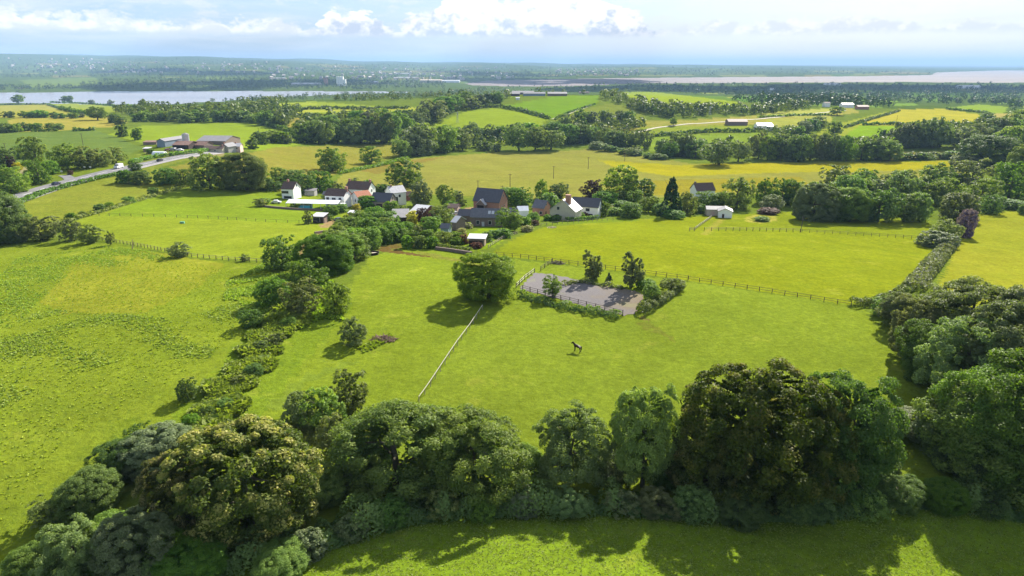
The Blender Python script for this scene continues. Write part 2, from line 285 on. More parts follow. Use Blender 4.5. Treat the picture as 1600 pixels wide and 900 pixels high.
# ---------------------------------------------------------------- fields (outlines as seen in the photograph, laid on the terrain)
# (outline, colour, roughness of the sward 0..1, direction of tramlines in degrees or None)
FIELDS = [
 # far bank, beyond the river
 ([(30, 125), (150, 121), (155, 130), (110, 136), (50, 137)], (150, 178, 92), 0, None),
 ([(240, 126), (320, 127), (315, 132), (245, 131)], (150, 160, 110), 0, None),
 ([(700, 124), (790, 123), (800, 130), (720, 131)], (130, 160, 100), 0, None),
 ([(300, 103), (420, 101), (430, 105), (310, 107)], (120, 150, 100), 0, None),
 ([(860, 108), (920, 107), (960, 113), (880, 115)], (120, 150, 90), 0, None),
 ([(0, 108), (90, 104), (120, 108), (20, 113)], (120, 150, 100), 0, None),
 # right distance
 ([(1380, 142), (1450, 141), (1570, 146), (1562, 152), (1460, 152), (1385, 149)], (104, 150, 62), 0, None),
 ([(1130, 150), (1150, 157), (1090, 160), (1055, 153), (1075, 149)], (105, 140, 62), 0, None),
 ([(1140, 150), (1240, 150), (1250, 157), (1160, 159)], (100, 145, 66), 0, None),
 ([(1480, 168), (1530, 163), (1575, 167), (1570, 176), (1540, 178)], (152, 178, 66), 0, None),
 # left distance
 ([(-250, 168), (75, 164), (132, 178), (140, 184), (-250, 186)], (186, 178, 92), .1, None),
 ([(75, 163), (115, 158), (205, 170), (215, 174), (140, 178), (130, 176)], (166, 178, 76), .1, None),
 ([(10, 190), (25, 183), (180, 182), (200, 190), (190, 197), (100, 204), (30, 206)], (190, 174, 94), .2, None),
 ([(-250, 208), (0, 208), (150, 203), (185, 216), (225, 232), (180, 250), (-250, 262)], (112, 136, 78), 0, -30),
 ([(168, 210), (225, 196), (390, 191), (430, 201), (485, 221), (470, 226), (400, 236), (330, 222), (225, 224)], (150, 172, 58), .1, None),
 ([(225, 170), (275, 170), (262, 178), (230, 176)], (165, 170, 80), .1, None),
 ([(425, 165), (490, 158), (640, 170), (742, 150), (745, 158), (680, 172), (640, 191), (560, 196), (470, 180), (420, 176)], (160, 176, 72), .1, None),
 ([(418, 163), (480, 159), (500, 163), (440, 167)], (178, 190, 78), .1, None),
 ([(660, 162), (800, 147), (800, 152), (700, 162)], (140, 164, 88), .1, None),
 ([(450, 172), (660, 168), (655, 172), (460, 176)], (196, 198, 84), .1, None),
 ([(425, 196), (470, 182), (500, 190), (492, 204), (460, 208)], (180, 164, 92), .3, None),
 # the two hill fields and the ridge
 ([(664, 200), (730, 173), (800, 167), (858, 186), (835, 203), (770, 214), (690, 212)], (160, 180, 60), .1, None),
 ([(782, 166), (870, 150), (936, 149), (932, 163), (900, 172), (862, 186)], (126, 164, 48), .1, None),
 ([(966, 141), (1005, 142), (1080, 150), (1152, 159), (1160, 172), (1050, 170), (985, 160)], (164, 182, 54), .1, None),
 ([(862, 188), (905, 172), (955, 161), (1012, 173), (1005, 188), (930, 196), (880, 198)], (138, 148, 70), .3, None),
 ([(760, 216), (820, 208), (860, 214), (800, 226), (765, 226)], (164, 180, 66), .1, None),
 # mid right
 ([(920, 202), (985, 190), (1090, 187), (1160, 182), (1330, 168), (1345, 176), (1180, 195), (1000, 214), (940, 212)], (184, 174, 98), .3, None),
 ([(1000, 200), (1060, 196), (1180, 197), (1150, 208), (1010, 212)], (160, 174, 70), .2, None),
 ([(1010, 214), (1200, 206), (1230, 230), (1060, 244), (1000, 232)], (146, 170, 70), .2, None),
 ([(1190, 176), (1300, 169), (1302, 180), (1200, 184)], (196, 196, 112), 0, None),
 ([(1200, 186), (1300, 182), (1300, 192), (1190, 200)], (186, 186, 100), 0, None),
 ([(1275, 210), (1290, 198), (1380, 176), (1405, 172), (1345, 196), (1310, 222)], (170, 178, 72), .1, None),
 ([(1335, 195), (1405, 171), (1480, 170), (1530, 179), (1536, 194), (1450, 196)], (204, 192, 78), 0, 70),
 ([(1312, 220), (1342, 196), (1430, 197), (1434, 212), (1410, 222)], (148, 184, 50), .1, None),
 ([(1470, 200), (1600, 198), (1600, 225), (1480, 225)], (160, 160, 84), .3, None),
 ([(1550, 178), (1590, 176), (1585, 192), (1550, 192)], (196, 178, 122), .1, None),
 ([(1380, 238), (1500, 237), (1498, 248), (1385, 249)], (196, 184, 104), .2, None),
 # crops behind the hamlet
 ([(395, 238), (430, 230), (620, 225), (640, 238), (560, 262), (525, 272), (440, 298), (380, 290), (270, 276), (262, 262), (330, 246)], (176, 166, 86), .25, None),
 ([(540, 268), (640, 248), (760, 239), (850, 238), (935, 232), (1000, 241), (1080, 256), (1200, 254), (1480, 252), (1540, 250), (1540, 262), (1440, 285), (1250, 300), (1100, 305), (900, 315), (700, 305), (600, 300), (520, 290)], (178, 172, 96), .12, None),
 ([(1060, 258), (1200, 254), (1350, 254), (1540, 250), (1540, 262), (1340, 268), (1200, 270), (1050, 276), (960, 262), (935, 250)], (206, 194, 50), .05, None),
 ([(1000, 283), (1250, 276), (1270, 292), (1050, 305), (940, 305)], (186, 168, 66), .12, None),
 ([(560, 266), (640, 250), (700, 245), (650, 256), (590, 272)], (172, 146, 88), .3, None),
 # left of the lane
 ([(-200, 318), (30, 306), (120, 282), (260, 262), (330, 280), (290, 292), (150, 330), (60, 362), (-200, 400)], (166, 172, 76), .25, None),
 ([(20, 300), (60, 282), (150, 268), (200, 258), (190, 250), (100, 262), (0, 285), (-200, 310)], (150, 168, 60), .25, None),
 ([(190, 258), (240, 246), (330, 232), (345, 240), (260, 258), (225, 268)], (160, 170, 84), .25, None),
 # paddocks
 ([(105, 352), (150, 333), (285, 298), (330, 292), (480, 300), (540, 325), (545, 345), (480, 380), (410, 408), (300, 402), (180, 377)], (172, 188, 66), .12, None),
 ([(205, 318), (285, 298), (420, 297), (530, 325), (530, 350), (420, 347), (260, 339), (160, 337)], (156, 182, 60), .12, None),
 ([(-400, 400), (0, 389), (60, 378), (180, 380), (300, 405), (415, 412), (445, 470), (300, 640), (100, 800), (0, 890), (-500, 1100)], (160, 178, 62), .5, None),
 ([(60, 470), (120, 410), (230, 392), (355, 412), (300, 455), (220, 490), (100, 490)], (182, 184, 70), .2, None),
 ([(440, 640), (300, 670), (230, 720), (300, 860), (1500, 860), (1500, 640), (1420, 560), (1345, 480), (1070, 440), (870, 412), (775, 402), (640, 386), (580, 400), (520, 480)], (160, 180, 66), .2, None),
 ([(480, 560), (420, 640), (300, 690), (320, 800), (560, 800), (650, 630), (755, 482), (700, 400), (590, 398), (520, 480)], (160, 180, 62), .2, None),
 ([(765, 398), (805, 372), (850, 355), (960, 345), (1090, 338), (1260, 330), (1452, 345), (1462, 400), (1440, 440), (1365, 470), (1328, 477), (1070, 438), (870, 410)], (168, 178, 46), .22, None),
 ([(1100, 360), (1150, 335), (1260, 332), (1450, 345), (1436, 373), (1250, 362)], (160, 172, 48), .25, None),
 ([(1465, 450), (1500, 372), (1520, 337), (1600, 326), (2000, 332), (2000, 600), (1600, 560), (1480, 470)], (186, 186, 66), .15, None),
 ([(-200, 1500), (-200, 1000), (100, 960), (400, 880), (600, 800), (1500, 745), (1700, 770), (2200, 800), (2200, 1500)], (148, 178, 54), .45, None),
 ([(700, 378), (765, 352), (800, 362), (775, 385), (745, 392), (720, 388)], (154, 184, 46), .1, None),
 ([(845, 338), (960, 330), (1000, 345), (860, 352)], (140, 164, 60), .3, None),
 ([(450, 470), (520, 480), (560, 470), (480, 560), (420, 640), (320, 690), (240, 740), (190, 740), (230, 680), (330, 590), (400, 500)], (150, 176, 58), .5, None),
 # bare earth, drives
 ([(582, 386), (620, 381), (652, 378), (650, 386), (610, 389), (640, 394), (680, 403), (640, 398), (590, 392)], (128, 92, 74), .3, None),
 ([(462, 384), (470, 376), (500, 364), (512, 366), (480, 384), (470, 400), (464, 398)], (196, 156, 132), .1, None),
 ([(500, 351), (520, 342), (545, 341), (548, 350), (515, 356), (502, 356)], (206, 168, 146), .1, None),
 ([(1095, 366), (1120, 345), (1128, 340), (1136, 341), (1118, 356), (1104, 368)], (196, 186, 92), .2, None),
 ([(25, 264), (40, 260), (48, 270), (42, 276), (30, 272)], (190, 176, 160), .1, None),
 ([(224, 238), (345, 235), (352, 243), (300, 248), (230, 240)], (186, 166, 148), .2, None),
 ([(700, 334), (740, 322), (745, 330), (725, 344), (705, 344)], (200, 168, 146), .1, None),
 ([(990, 494), (1008, 492), (1022, 505), (1000, 500)], (160, 150, 92), .3, None),
 ([(655, 392), (680, 397), (730, 408), (770, 420), (768, 424), (725, 412), (678, 402), (652, 396)], (160, 160, 84), .2, None),
 ([(1000, 500), (1030, 512), (1060, 530), (1050, 534), (1020, 518), (996, 506)], (158, 164, 76), .2, None),
 ([(420, 632), (470, 590), (560, 560), (566, 564), (480, 598), (430, 640)], (150, 172, 70), .2, None),
 ([(1165, 340), (1190, 333), (1213, 338), (1214, 345), (1190, 349), (1166, 347)], (206, 196, 104), .1, None),
 ([(1172, 341), (1190, 336), (1203, 339), (1202, 343), (1188, 346), (1172, 344)], (140, 150, 62), .3, None),
]
_fr = np.random.default_rng(12)
for _ in range(95):      # the small fields of the far plain and the hills
    _x = _fr.uniform(-150, 1450); _y = (88 + (_x - 0) * .014) + _fr.uniform(2, 30); _w = _fr.uniform(25, 70); _h = _fr.uniform(.8, 2.4)
    if _x > 760: _y = min(_y, 117)
    FIELDS.insert(0, ([(_x, _y), (_x + _w, _y - _fr.uniform(0, .6)), (_x + _w * 1.1, _y + _h), (_x + _w * .1, _y + _h * 1.1)], [(150, 175, 95), (175, 180, 110), (120, 155, 90), (185, 170, 110)][_fr.integers(4)], 0, None))
for _ in range(40):
    _x = _fr.uniform(1000, 1650); _y = _fr.uniform(136, 166); _w = _fr.uniform(25, 60); _h = _fr.uniform(1.2, 3.4)
    FIELDS.insert(0, ([(_x, _y), (_x + _w, _y - .8), (_x + _w * 1.1, _y + _h), (_x + _w * .1, _y + _h * 1.1)], [(130, 165, 75), (165, 175, 90), (110, 150, 70)][_fr.integers(3)], 0, None))
RIVER = [(-600, 163), (0, 162), (120, 164), (260, 166), (400, 158), (540, 149), (640, 145.5), (636, 143), (560, 142.4), (400, 142), (200, 142.5), (0, 144.5), (-600, 148)]
ESTUARY = [(720, 131), (760, 126), (850, 123.5), (1000, 121.5), (1180, 120), (1350, 119), (1455, 117), (1462, 113), (1560, 110), (2400, 109), (2400, 130), (1600, 129.5), (1480, 129), (1300, 129), (1150, 130), (1000, 132), (880, 136), (800, 137), (740, 135)]
riv_xy = flat_cast(*dense(RIVER).T, WATER_Z)[:, :2]; est_xy = flat_cast(*dense(ESTUARY).T, WATER_Z)[:, :2]
def is_water(x, y): return inside(x, y, riv_xy) | inside(x, y, est_xy)

# one sheet of ground: a fan of cells, fine where it is near
tA = np.radians(np.concatenate([np.arange(-180, -50, 6.0), np.arange(-50, 50.01, 0.1), np.arange(54, 180, 6.0)]))
rr = [2.0]
while rr[-1] < 70000: rr.append(rr[-1] * (1 + (0.25 if rr[-1] < 25 else min(.03, max(.0026, rr[-1] / 45000)))))
rr = np.array(rr)
TT, RR = np.meshgrid(tA, rr)
gx, gy = RR * np.sin(TT), RR * np.cos(TT)
gz = H0(gx, gy)
gz = np.where(is_water(gx, gy), np.minimum(gz, WATER_Z - 2.5), gz)
far = RR > 1300
gcol = np.empty(gx.shape + (3,)); gcol[:] = alb((112, 130, 58)); gcol[far] = alb((76, 100, 54))
grough = np.full(gx.shape, .4); grow = np.full(gx.shape, -1.0)
jx = gx + .55 * np.sin(gx * 1.9 + gy * .7) + .35 * np.sin(gy * 2.7 - gx * 1.1); jy = gy + .55 * np.sin(gy * 1.7 + gx * .9) + .35 * np.sin(gx * 3.1)
for poly, c, ro, row in FIELDS:
    xy = cast(*dense(poly).T)[:, :2]
    m = inside(jx, jy, xy)
    gcol[m] = np.array(alb(c)) * (.74 if np.hypot(*xy.mean(0)) < 650 else .95 if np.hypot(*xy.mean(0)) < 3000 else .6); grough[m] = ro; grow[m] = -1.0 if row is None else 1.0
nr, na = gx.shape
me = bpy.data.meshes.new('ground')
me.vertices.add(nr * na + 1)
co = np.stack([gx, gy, gz], -1).reshape(-1, 3)
co = np.vstack([co, [[0, 0, float(H0(0, 3))]]])
me.vertices.foreach_set('co', co.astype(np.float32).ravel())
ii, jj = np.meshgrid(np.arange(nr - 1), np.arange(na), indexing='ij'); j2 = (jj + 1) % na
q = np.stack([ii * na + jj, ii * na + j2, (ii + 1) * na + j2, (ii + 1) * na + jj], -1).reshape(-1, 4)[:, ::-1]
tri = np.stack([np.full(na, nr * na), (np.arange(na) + 1) % na, np.arange(na)], -1)
me.loops.add(q.size + tri.size); me.polygons.add(len(q) + len(tri))
me.loops.foreach_set('vertex_index', np.concatenate([q.ravel(), tri.ravel()]).astype(np.int32))
me.polygons.foreach_set('loop_start', np.concatenate([np.arange(0, q.size, 4), q.size + np.arange(0, tri.size, 3)]).astype(np.int32))
me.polygons.foreach_set('use_smooth', np.ones(len(q) + len(tri), bool))
a = me.attributes.new('field', 'FLOAT_COLOR', 'POINT')
cc = np.ones((nr * na + 1, 4), np.float32); cc[:-1, :3] = gcol.reshape(-1, 3); cc[-1, :3] = alb((126, 158, 38)); a.data.foreach_set('color', cc.ravel())
a = me.attributes.new('rough', 'FLOAT', 'POINT'); a.data.foreach_set('value', np.append(grough.ravel(), .4).astype(np.float32))
a = me.attributes.new('tram', 'FLOAT', 'POINT'); a.data.foreach_set('value', np.append(grow.ravel(), -1).astype(np.float32))
me.update(calc_edges=True)
gm = bpy.data.materials.new('meadow_and_crops'); gm.use_nodes = True; t = NT(gm.node_tree); t.n.clear()
fc = t.node('ShaderNodeAttribute', attribute_name='field').outputs['Color']
ro = t.node('ShaderNodeAttribute', attribute_name='rough').outputs['Fac']
tm = t.node('ShaderNodeAttribute', attribute_name='tram').outputs['Fac']
pos = t.node('ShaderNodeNewGeometry').outputs['Position']
def tn(sc, det=5.0, r=.6, v=pos): return t.node('ShaderNodeTexNoise', {'Vector': v, 'Scale': sc, 'Detail': det, 'Roughness': r}).outputs[0]
big = tn(.018, 4); mid = tn(.11, 6, .65); fine = tn(1.3, 6, .75); tiny = tn(5.0, 4, .8)
c = t.mix(t.remap(big, .35, .65, 0, .22), fc, (.15, .19, .012))                                   # broad greener drifts
c = t.mix(t.math('MULTIPLY', t.remap(mid, .50, .62, 0, 1, True), t.math('MULTIPLY_ADD', ro, .55, .08)), c, (.10, .15, .012))   # lush patches and docks
c = t.mix(t.math('MULTIPLY', t.remap(mid, .30, .42, 1, 0, True), .30), c, (.33, .33, .05))      # dry patches
str_v = t.node('ShaderNodeMapping', {'Vector': pos, 'Rotation': (0, 0, R(25)), 'Scale': (.05, .5, .1)}).outputs[0]
st = tn(1.0, 4, .6, str_v)
c = t.mix(1.0, c, t.ramp(tn(.06, 5, .7), [(.3, .84), (.5, 1.0), (.7, 1.12)]), 'MULTIPLY')
c = t.mix(t.remap(tn(.33, 4, .7), .58, .70, 0, .5, True), c, (.13, .18, .022))                 # darker clumps round dung and docks
c = t.mix(1.0, c, t.ramp(tn(.55, 3, .6), [(.3, .86), (.5, 1.0), (.7, 1.13)]), 'MULTIPLY')
c = t.mix(t.remap(st, .3, .7, 0, .15), c, (.13, .17, .012))                                        # mown / grazed streaks
fm = t.math('ADD', t.math('MULTIPLY', fine, .6), t.math('MULTIPLY', tiny, .4))
c = t.mix(1.0, c, t.ramp(fm, [(.28, .52), (.5, 1.0), (.72, 1.42)]), 'MULTIPLY')
tufts = t.math('MULTIPLY', t.remap(tn(.75, 3, .7), .56, .66, 0, 1, True), t.math('MULTIPLY', ro, .75))
c = t.mix(tufts, c, (.055, .105, .015))
# tramlines of the crops: pairs of wheel marks every 20 m
tv = t.node('ShaderNodeMapping', {'Vector': pos, 'Rotation': (0, 0, R(62))}).outputs[0]
tx = t.node('ShaderNodeSeparateXYZ', {0: tv}).outputs[0]
fr = t.math('ABSOLUTE', t.math('SUBTRACT', t.math('FRACT', t.math('MULTIPLY', tx, 1 / 21.0)), .5))
ln = t.remap(t.math('ABSOLUTE', t.math('SUBTRACT', fr, .05)), .012, .03, 1, 0)
c = t.mix(t.math('MULTIPLY', t.math('MULTIPLY', ln, t.math('GREATER_THAN', tm, 0.5)), .5), c, (.06, .085, .03))
p = t.node('ShaderNodeBsdfDiffuse', {'Color': c, 'Roughness': 0.0})
hgt = t.math('ADD', t.math('MULTIPLY', fine, t.math('MULTIPLY_ADD', ro, .5, .35)), t.math('MULTIPLY', tiny, .12))
t.l.new(t.node('ShaderNodeBump', {'Height': hgt, 'Strength': .8, 'Distance': .5}).outputs[0], p.inputs['Normal'])
t.l.new(p.outputs[0], t.node('ShaderNodeOutputMaterial').inputs[0])
ground = link('ground', me, gm); tag(ground, kind='structure')

# water: the river and the mud of the estuary, flat sheets in their dips
def sheet(name, pts, mat, kind='structure', label=None, cat=None):
    me = bpy.data.meshes.new(name); me.from_pydata([tuple(p) for p in pts], [], [tuple(range(len(pts)))]); me.update()
    if me.polygons[0].normal.z < 0: me.flip_normals()
    return tag(link(name, me, mat), label, cat, kind=kind)
def watermat(name, a, b, rough, bump, spec):
    m = bpy.data.materials.new(name); m.use_nodes = True; t = NT(m.node_tree); t.n.clear()
    pos = t.node('ShaderNodeNewGeometry').outputs['Position']
    mv = t.node('ShaderNodeMapping', {'Vector': pos, 'Scale': (.0012, .0035, 1)}).outputs[0]
    n = t.node('ShaderNodeTexNoise', {'Vector': mv, 'Scale': 1.0, 'Detail': 5.0, 'Roughness': .6}).outputs[0]
    n2 = t.node('ShaderNodeTexNoise', {'Vector': pos, 'Scale': .12, 'Detail': 3.0}).outputs[0]
    p = t.node('ShaderNodeBsdfPrincipled', {'Base Color': t.mix(t.remap(n, .38, .62), a, b), 'Roughness': rough, 'Specular IOR Level': spec})
    t.l.new(t.node('ShaderNodeBump', {'Height': n2, 'Strength': bump, 'Distance': .6}).outputs[0], p.inputs['Normal'])
    t.l.new(p.outputs[0], t.node('ShaderNodeOutputMaterial').inputs[0]); return m
sheet('river', [(x, y, WATER_Z) for x, y in riv_xy], watermat('river_water', (.20, .19, .21), (.27, .25, .27), .22, .10, .5))
sheet('estuary_mud', [(x, y, WATER_Z) for x, y in est_xy], watermat('wet_mud', (.15, .125, .12), (.215, .175, .165), .85, .12, .06))

# strips that follow the ground
def strip_mesh(pts, w, lift, offset=0.0, dashes=None, name='strip', px=True, step=4.0):
    P = cast(*np.array(pts, float).T)[:, :2] if px else np.array(pts, float)
    d = np.hypot(*np.diff(P, axis=0).T); s = np.concatenate([[0], np.cumsum(d)])
    u = np.arange(0, s[-1], step); X = np.interp(u, s, P[:, 0]); Y = np.interp(u, s, P[:, 1])
    k = min(9, len(u) // 2 * 2 - 1)
    if k > 2:
        ker = np.ones(k) / k; X = np.convolve(np.pad(X, k // 2, 'edge'), ker, 'valid'); Y = np.convolve(np.pad(Y, k // 2, 'edge'), ker, 'valid')
    dx, dy = np.gradient(X), np.gradient(Y); L = np.hypot(dx, dy); nx, ny = -dy / L, dx / L
    b = MB(); rows = []
    for o in np.linspace(-.5, .5, 5 if w > 1 else 2):
        x, y = X + nx * (o * w + offset), Y + ny * (o * w + offset); rows.append(np.stack([x, y, H0(x, y) + lift], -1))
    n = len(u)
    for r in rows: b.v += [tuple(p) for p in r]
    for k in range(len(rows) - 1):
        for i in range(n - 1):
            if dashes and (i % (dashes[0] + dashes[1])) >= dashes[0]: continue
            b.f.append((k * n + i, k * n + i + 1, (k + 1) * n + i + 1, (k + 1) * n + i))
    me = b.mesh(name)
    if len(me.polygons) and me.polygons[0].normal.z < 0: me.flip_normals()
    return me
ROAD = [(-60, 340), (20, 311), (60, 297), (100, 285), (150, 273), (200, 261.5), (250, 251), (300, 242), (340, 236)]
asph = material('road_asphalt', (.17, .165, .17), .85, .2, .35, obj=False)
asph2 = material('worn_asphalt', (.30, .28, .27), .85, .2, .35, obj=False)
white_paint = material('road_paint', (.7, .7, .68), .6, .1, 2)
tag(link('road', strip_mesh(ROAD, 10.0, .10), asph), kind='structure')
tag(link('road_verge', strip_mesh(ROAD, 3.4, .11, offset=-6.9), asph2), kind='structure')
tag(link('road_marking', strip_mesh(ROAD, .35, .14, dashes=(2, 1)), white_paint), kind='structure')
tag(link('road_edge_marking', strip_mesh(ROAD, .3, .14, offset=-4.8), white_paint), kind='structure')
tag(link('side_road', strip_mesh([(110, 283), (108, 277), (102, 274), (92, 273)], 5.0, .12), asph), kind='structure')
tag(link('path', strip_mesh([(985, 211), (1000, 204), (1040, 197), (1100, 193), (1180, 187), (1250, 180), (1330, 172)], 5.0, .25, step=10), material('gravel_track', (.34, .31, .22), .9, .15, .2, obj=False)), kind='structure')
tag(link('farm_path', strip_mesh([(860, 188), (885, 179), (905, 171), (925, 165)], 6.0, .25, step=10), material('grass_track', (.24, .25, .11), .9, .15, .2, obj=False)), kind='structure')

HAZE = 6.0e-5
# haze: one closed box of thin air round the camera and all the land
hz = MB().box(-45000, 45000, -3000, 62000, -75.5, 330).build('haze', None); tag(hz, kind='stuff')
hm = bpy.data.materials.new('thin_air'); hm.use_nodes = True; t = NT(hm.node_tree); t.n.clear()
hv = t.node('ShaderNodeVolumePrincipled', {'Color': (.42, .66, 1.0, 1), 'Density': HAZE, 'Anisotropy': .0})
t.l.new(hv.outputs[0], t.node('ShaderNodeOutputMaterial').inputs['Volume']); hz.data.materials.append(hm)
hz.display_type = 'WIRE'

# ---------------------------------------------------------------- foliage: crowns of many leaf-sized faces gathered in clumps
def unit(v): return v / np.maximum(np.linalg.norm(v, axis=-1, keepdims=True), 1e-9)
def leaf_quads(c, nrm, size, rg, asp=1.5):
    """rhombic leaf sprays at c facing nrm"""
    n = len(c); r = rg.normal(size=(n, 3)); u = unit(np.cross(nrm, r)); v = np.cross(nrm, u)
    s = size[:, None]; bend = nrm * s * .25
    return np.stack([c - u * s * asp * .5 - bend, c + v * s * .5, c + u * s * asp * .5 - bend, c - v * s * .5], 1)
def fib(n):
    i = np.arange(n) + .5; ph = np.arccos(1 - 2 * i / n); th = math.pi * (1 + 5 ** .5) * i
    return np.stack([np.cos(th) * np.sin(ph), np.sin(th) * np.sin(ph), np.cos(ph)], -1)
def envelope(shape, n, rg, z0, name=''):
    """clump centres and outward directions for one crown in a 1 x 1 x 1 box standing on z = 0"""
    if shape == 'cone':
        t = rg.random(n) ** 1.25; a = rg.random(n) * 6.283; r = (.46 * (1 - t) ** .85 + .02) * (.75 + .3 * rg.random(n))
        c = np.stack([np.cos(a) * r, np.sin(a) * r, z0 + (1 - z0) * t * .97], -1)
        o = unit(np.stack([np.cos(a), np.sin(a), np.full(n, .15)], -1)); return c, o
    if shape == 'spires':
        sp = np.array([[-.20, .02, .97, .21], [.19, -.05, .84, .24], [.02, .1, .66, .28], [.28, .12, .5, .2]])
        k = rg.choice(4, n, p=[.32, .32, .22, .14]); t = rg.random(n); a = rg.random(n) * 6.283
        pr = np.sin(np.pi * np.clip(t * .92 + .06, 0, 1)) ** .6
        r = sp[k, 3] * pr * (.7 + .35 * rg.random(n))
        c = np.stack([sp[k, 0] * (.35 + .65 * t) + np.cos(a) * r, sp[k, 1] + np.sin(a) * r, z0 + t * (sp[k, 2] - z0)], -1)
        return c, unit(np.stack([np.cos(a), np.sin(a), np.full(n, .5)], -1))
    d = fib(n); d = unit(d + rg.normal(size=d.shape) * .12)
    ph = rg.random((6, 3)) * 6.28; fr = rg.normal(size=(6, 3)) * 2.4
    lobe = sum(np.sin(d @ fr[i] + ph[i, 0]) for i in range(6)) / 6
    zc = z0 + (1 - z0) * .46; up = 1 - zc; dn = zc - z0
    amp = {'skirt': .27, 'round': .24, 'ragged': .34, 'dome': .14, 'flat': .18}[shape]
    rad = 1 + amp * lobe * 1.6
    rad *= np.where(rg.random(n) < .16, .62, 1.0) * (.92 + .12 * rg.random(n))
    e = np.sign(d) * np.abs(d) ** .86
    c = np.stack([e[:, 0] * .43 * rad, e[:, 1] * .43 * rad, zc + np.where(d[:, 2] > 0, e[:, 2] * up * .9, e[:, 2] * dn) * rad], -1)
    if shape == 'skirt':      # crown that hangs to the ground
        k = d[:, 2] < 0; c[k, 2] = zc + d[k, 2] * dn; c[k, :2] = unit(d[k, :2]) * (.43 * rad[k] * np.sqrt(np.clip(1 - (d[k, 2] * .72) ** 2, 0, 1)))[:, None]
    if shape in ('dome', 'flat'):
        k = d[:, 2] < 0; c[k, 2] = zc + d[k, 2] * dn * .98
        if shape == 'dome': c[k, :2] = unit(d[k, :2]) * (.44 * rad[k] * np.sqrt(np.clip(1 - (d[k, 2] * .6) ** 2, 0, 1)))[:, None]
    if shape == 'ragged':
        c[:, 2] = np.where(d[:, 2] > .55, c[:, 2] + .06 * rg.normal(size=n), c[:, 2])
    if shape != 'dome':      # gaps where a limb is missing
        hd = unit(rg.normal(size=(3 if 'chestnut' in name or 'brownish' in name else 5, 3)) + np.array([0, 0, .1])); keep = (d @ hd.T).max(1) < (.965 if 'chestnut' in name or 'brownish' in name else .94); c, d = c[keep], d[keep]
    c[:, 2] = np.clip(c[:, 2], z0 * .8 + .02, 1.0)
    return c, d
def crown_mesh(name, seed, shape='round', z0=.15, nclump=60, crad=.13, nleaf=40, lsize=.045, inner=.35, droop=0.0, zsq=.8):
    rg = np.random.default_rng(seed)
    c, o = envelope(shape, nclump, rg, z0, name)
    nclump = len(c); cr = crad * (.6 + .85 * rg.random(nclump))
    k = np.repeat(np.arange(nclump), nleaf); m = len(k)
    u = unit(rg.normal(size=(m, 3))); u = unit(u + .75 * o[k] + np.array([0, 0, .35]))
    rr_ = rg.random(m) ** .4
    p = c[k] + u * (cr[k] * rr_)[:, None] * np.array([1, 1, zsq]); p[:, 2] -= droop * cr[k] * rr_ * np.abs(u[:, 0] * o[k, 0] + u[:, 1] * o[k, 1])
    nr_ = unit(u * .9 + rg.normal(size=(m, 3)) * .55 + np.array([0, 0, .25]))
    sz = lsize * (.6 + .8 * rg.random(m))
    ct = rg.random(nclump)
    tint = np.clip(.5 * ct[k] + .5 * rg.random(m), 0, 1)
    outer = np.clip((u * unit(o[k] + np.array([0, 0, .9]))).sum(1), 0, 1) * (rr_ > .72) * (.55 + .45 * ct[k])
    Q = [leaf_quads(p, nr_, sz, rg)]; T = [tint]; O = [outer]
    if inner:
        ni = int(m * inner * .35); d = unit(rg.normal(size=(ni, 3))); zc = z0 + (1 - z0) * .45
        src = c[rg.integers(0, nclump, ni)]; ax = np.stack([src[:, 0] * 0, src[:, 1] * 0, src[:, 2] * .8 + zc * .2], -1)
        if shape == 'spires': ax[:, 0] = src[:, 0] * .8
        pp = ax + (src - ax) * (.35 + .5 * rg.random(ni))[:, None]
        Q.append(leaf_quads(pp, unit(pp - ax + d * .5), lsize * 1.7 * (.7 + .6 * rg.random(ni)), rg)); T.append(rg.random(ni) * .3); O.append(np.zeros(ni))  # inner leaves tinted darker, the crown's inner shade put into their colour
    V = np.concatenate(Q); V[..., 2] = np.maximum(V[..., 2], .004)
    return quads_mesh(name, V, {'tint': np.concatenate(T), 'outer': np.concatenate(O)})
def trunk_mesh(name, seed, z0=.15, top=.72, r=.028, limbs=6, spread=.3):
    rg = np.random.default_rng(seed); b = MB()
    w = rg.normal(size=(5, 2)) * .012
    pts = [(w[i, 0] * i, w[i, 1] * i, z) for i, z in enumerate(np.linspace(-.02, top, 5))]
    b.tube(pts, [r * 1.5, r * 1.05, r * .8, r * .55, r * .2], 8)
    for i in range(limbs):
        a = i * 2.4 + rg.random(); zb = z0 * .7 + (top - z0) * (.1 + .75 * i / limbs); L = spread * (.8 + .5 * rg.random())
        p0 = np.array([0, 0, zb]); p2 = p0 + np.array([math.cos(a) * L, math.sin(a) * L, .12 + .16 * rg.random()]); p1 = (p0 + p2) / 2 + np.array([0, 0, -.02])
        b.tube([p0, p1, p2], [r * .5, r * .34, r * .1], 6)
    return b.mesh(name, True)

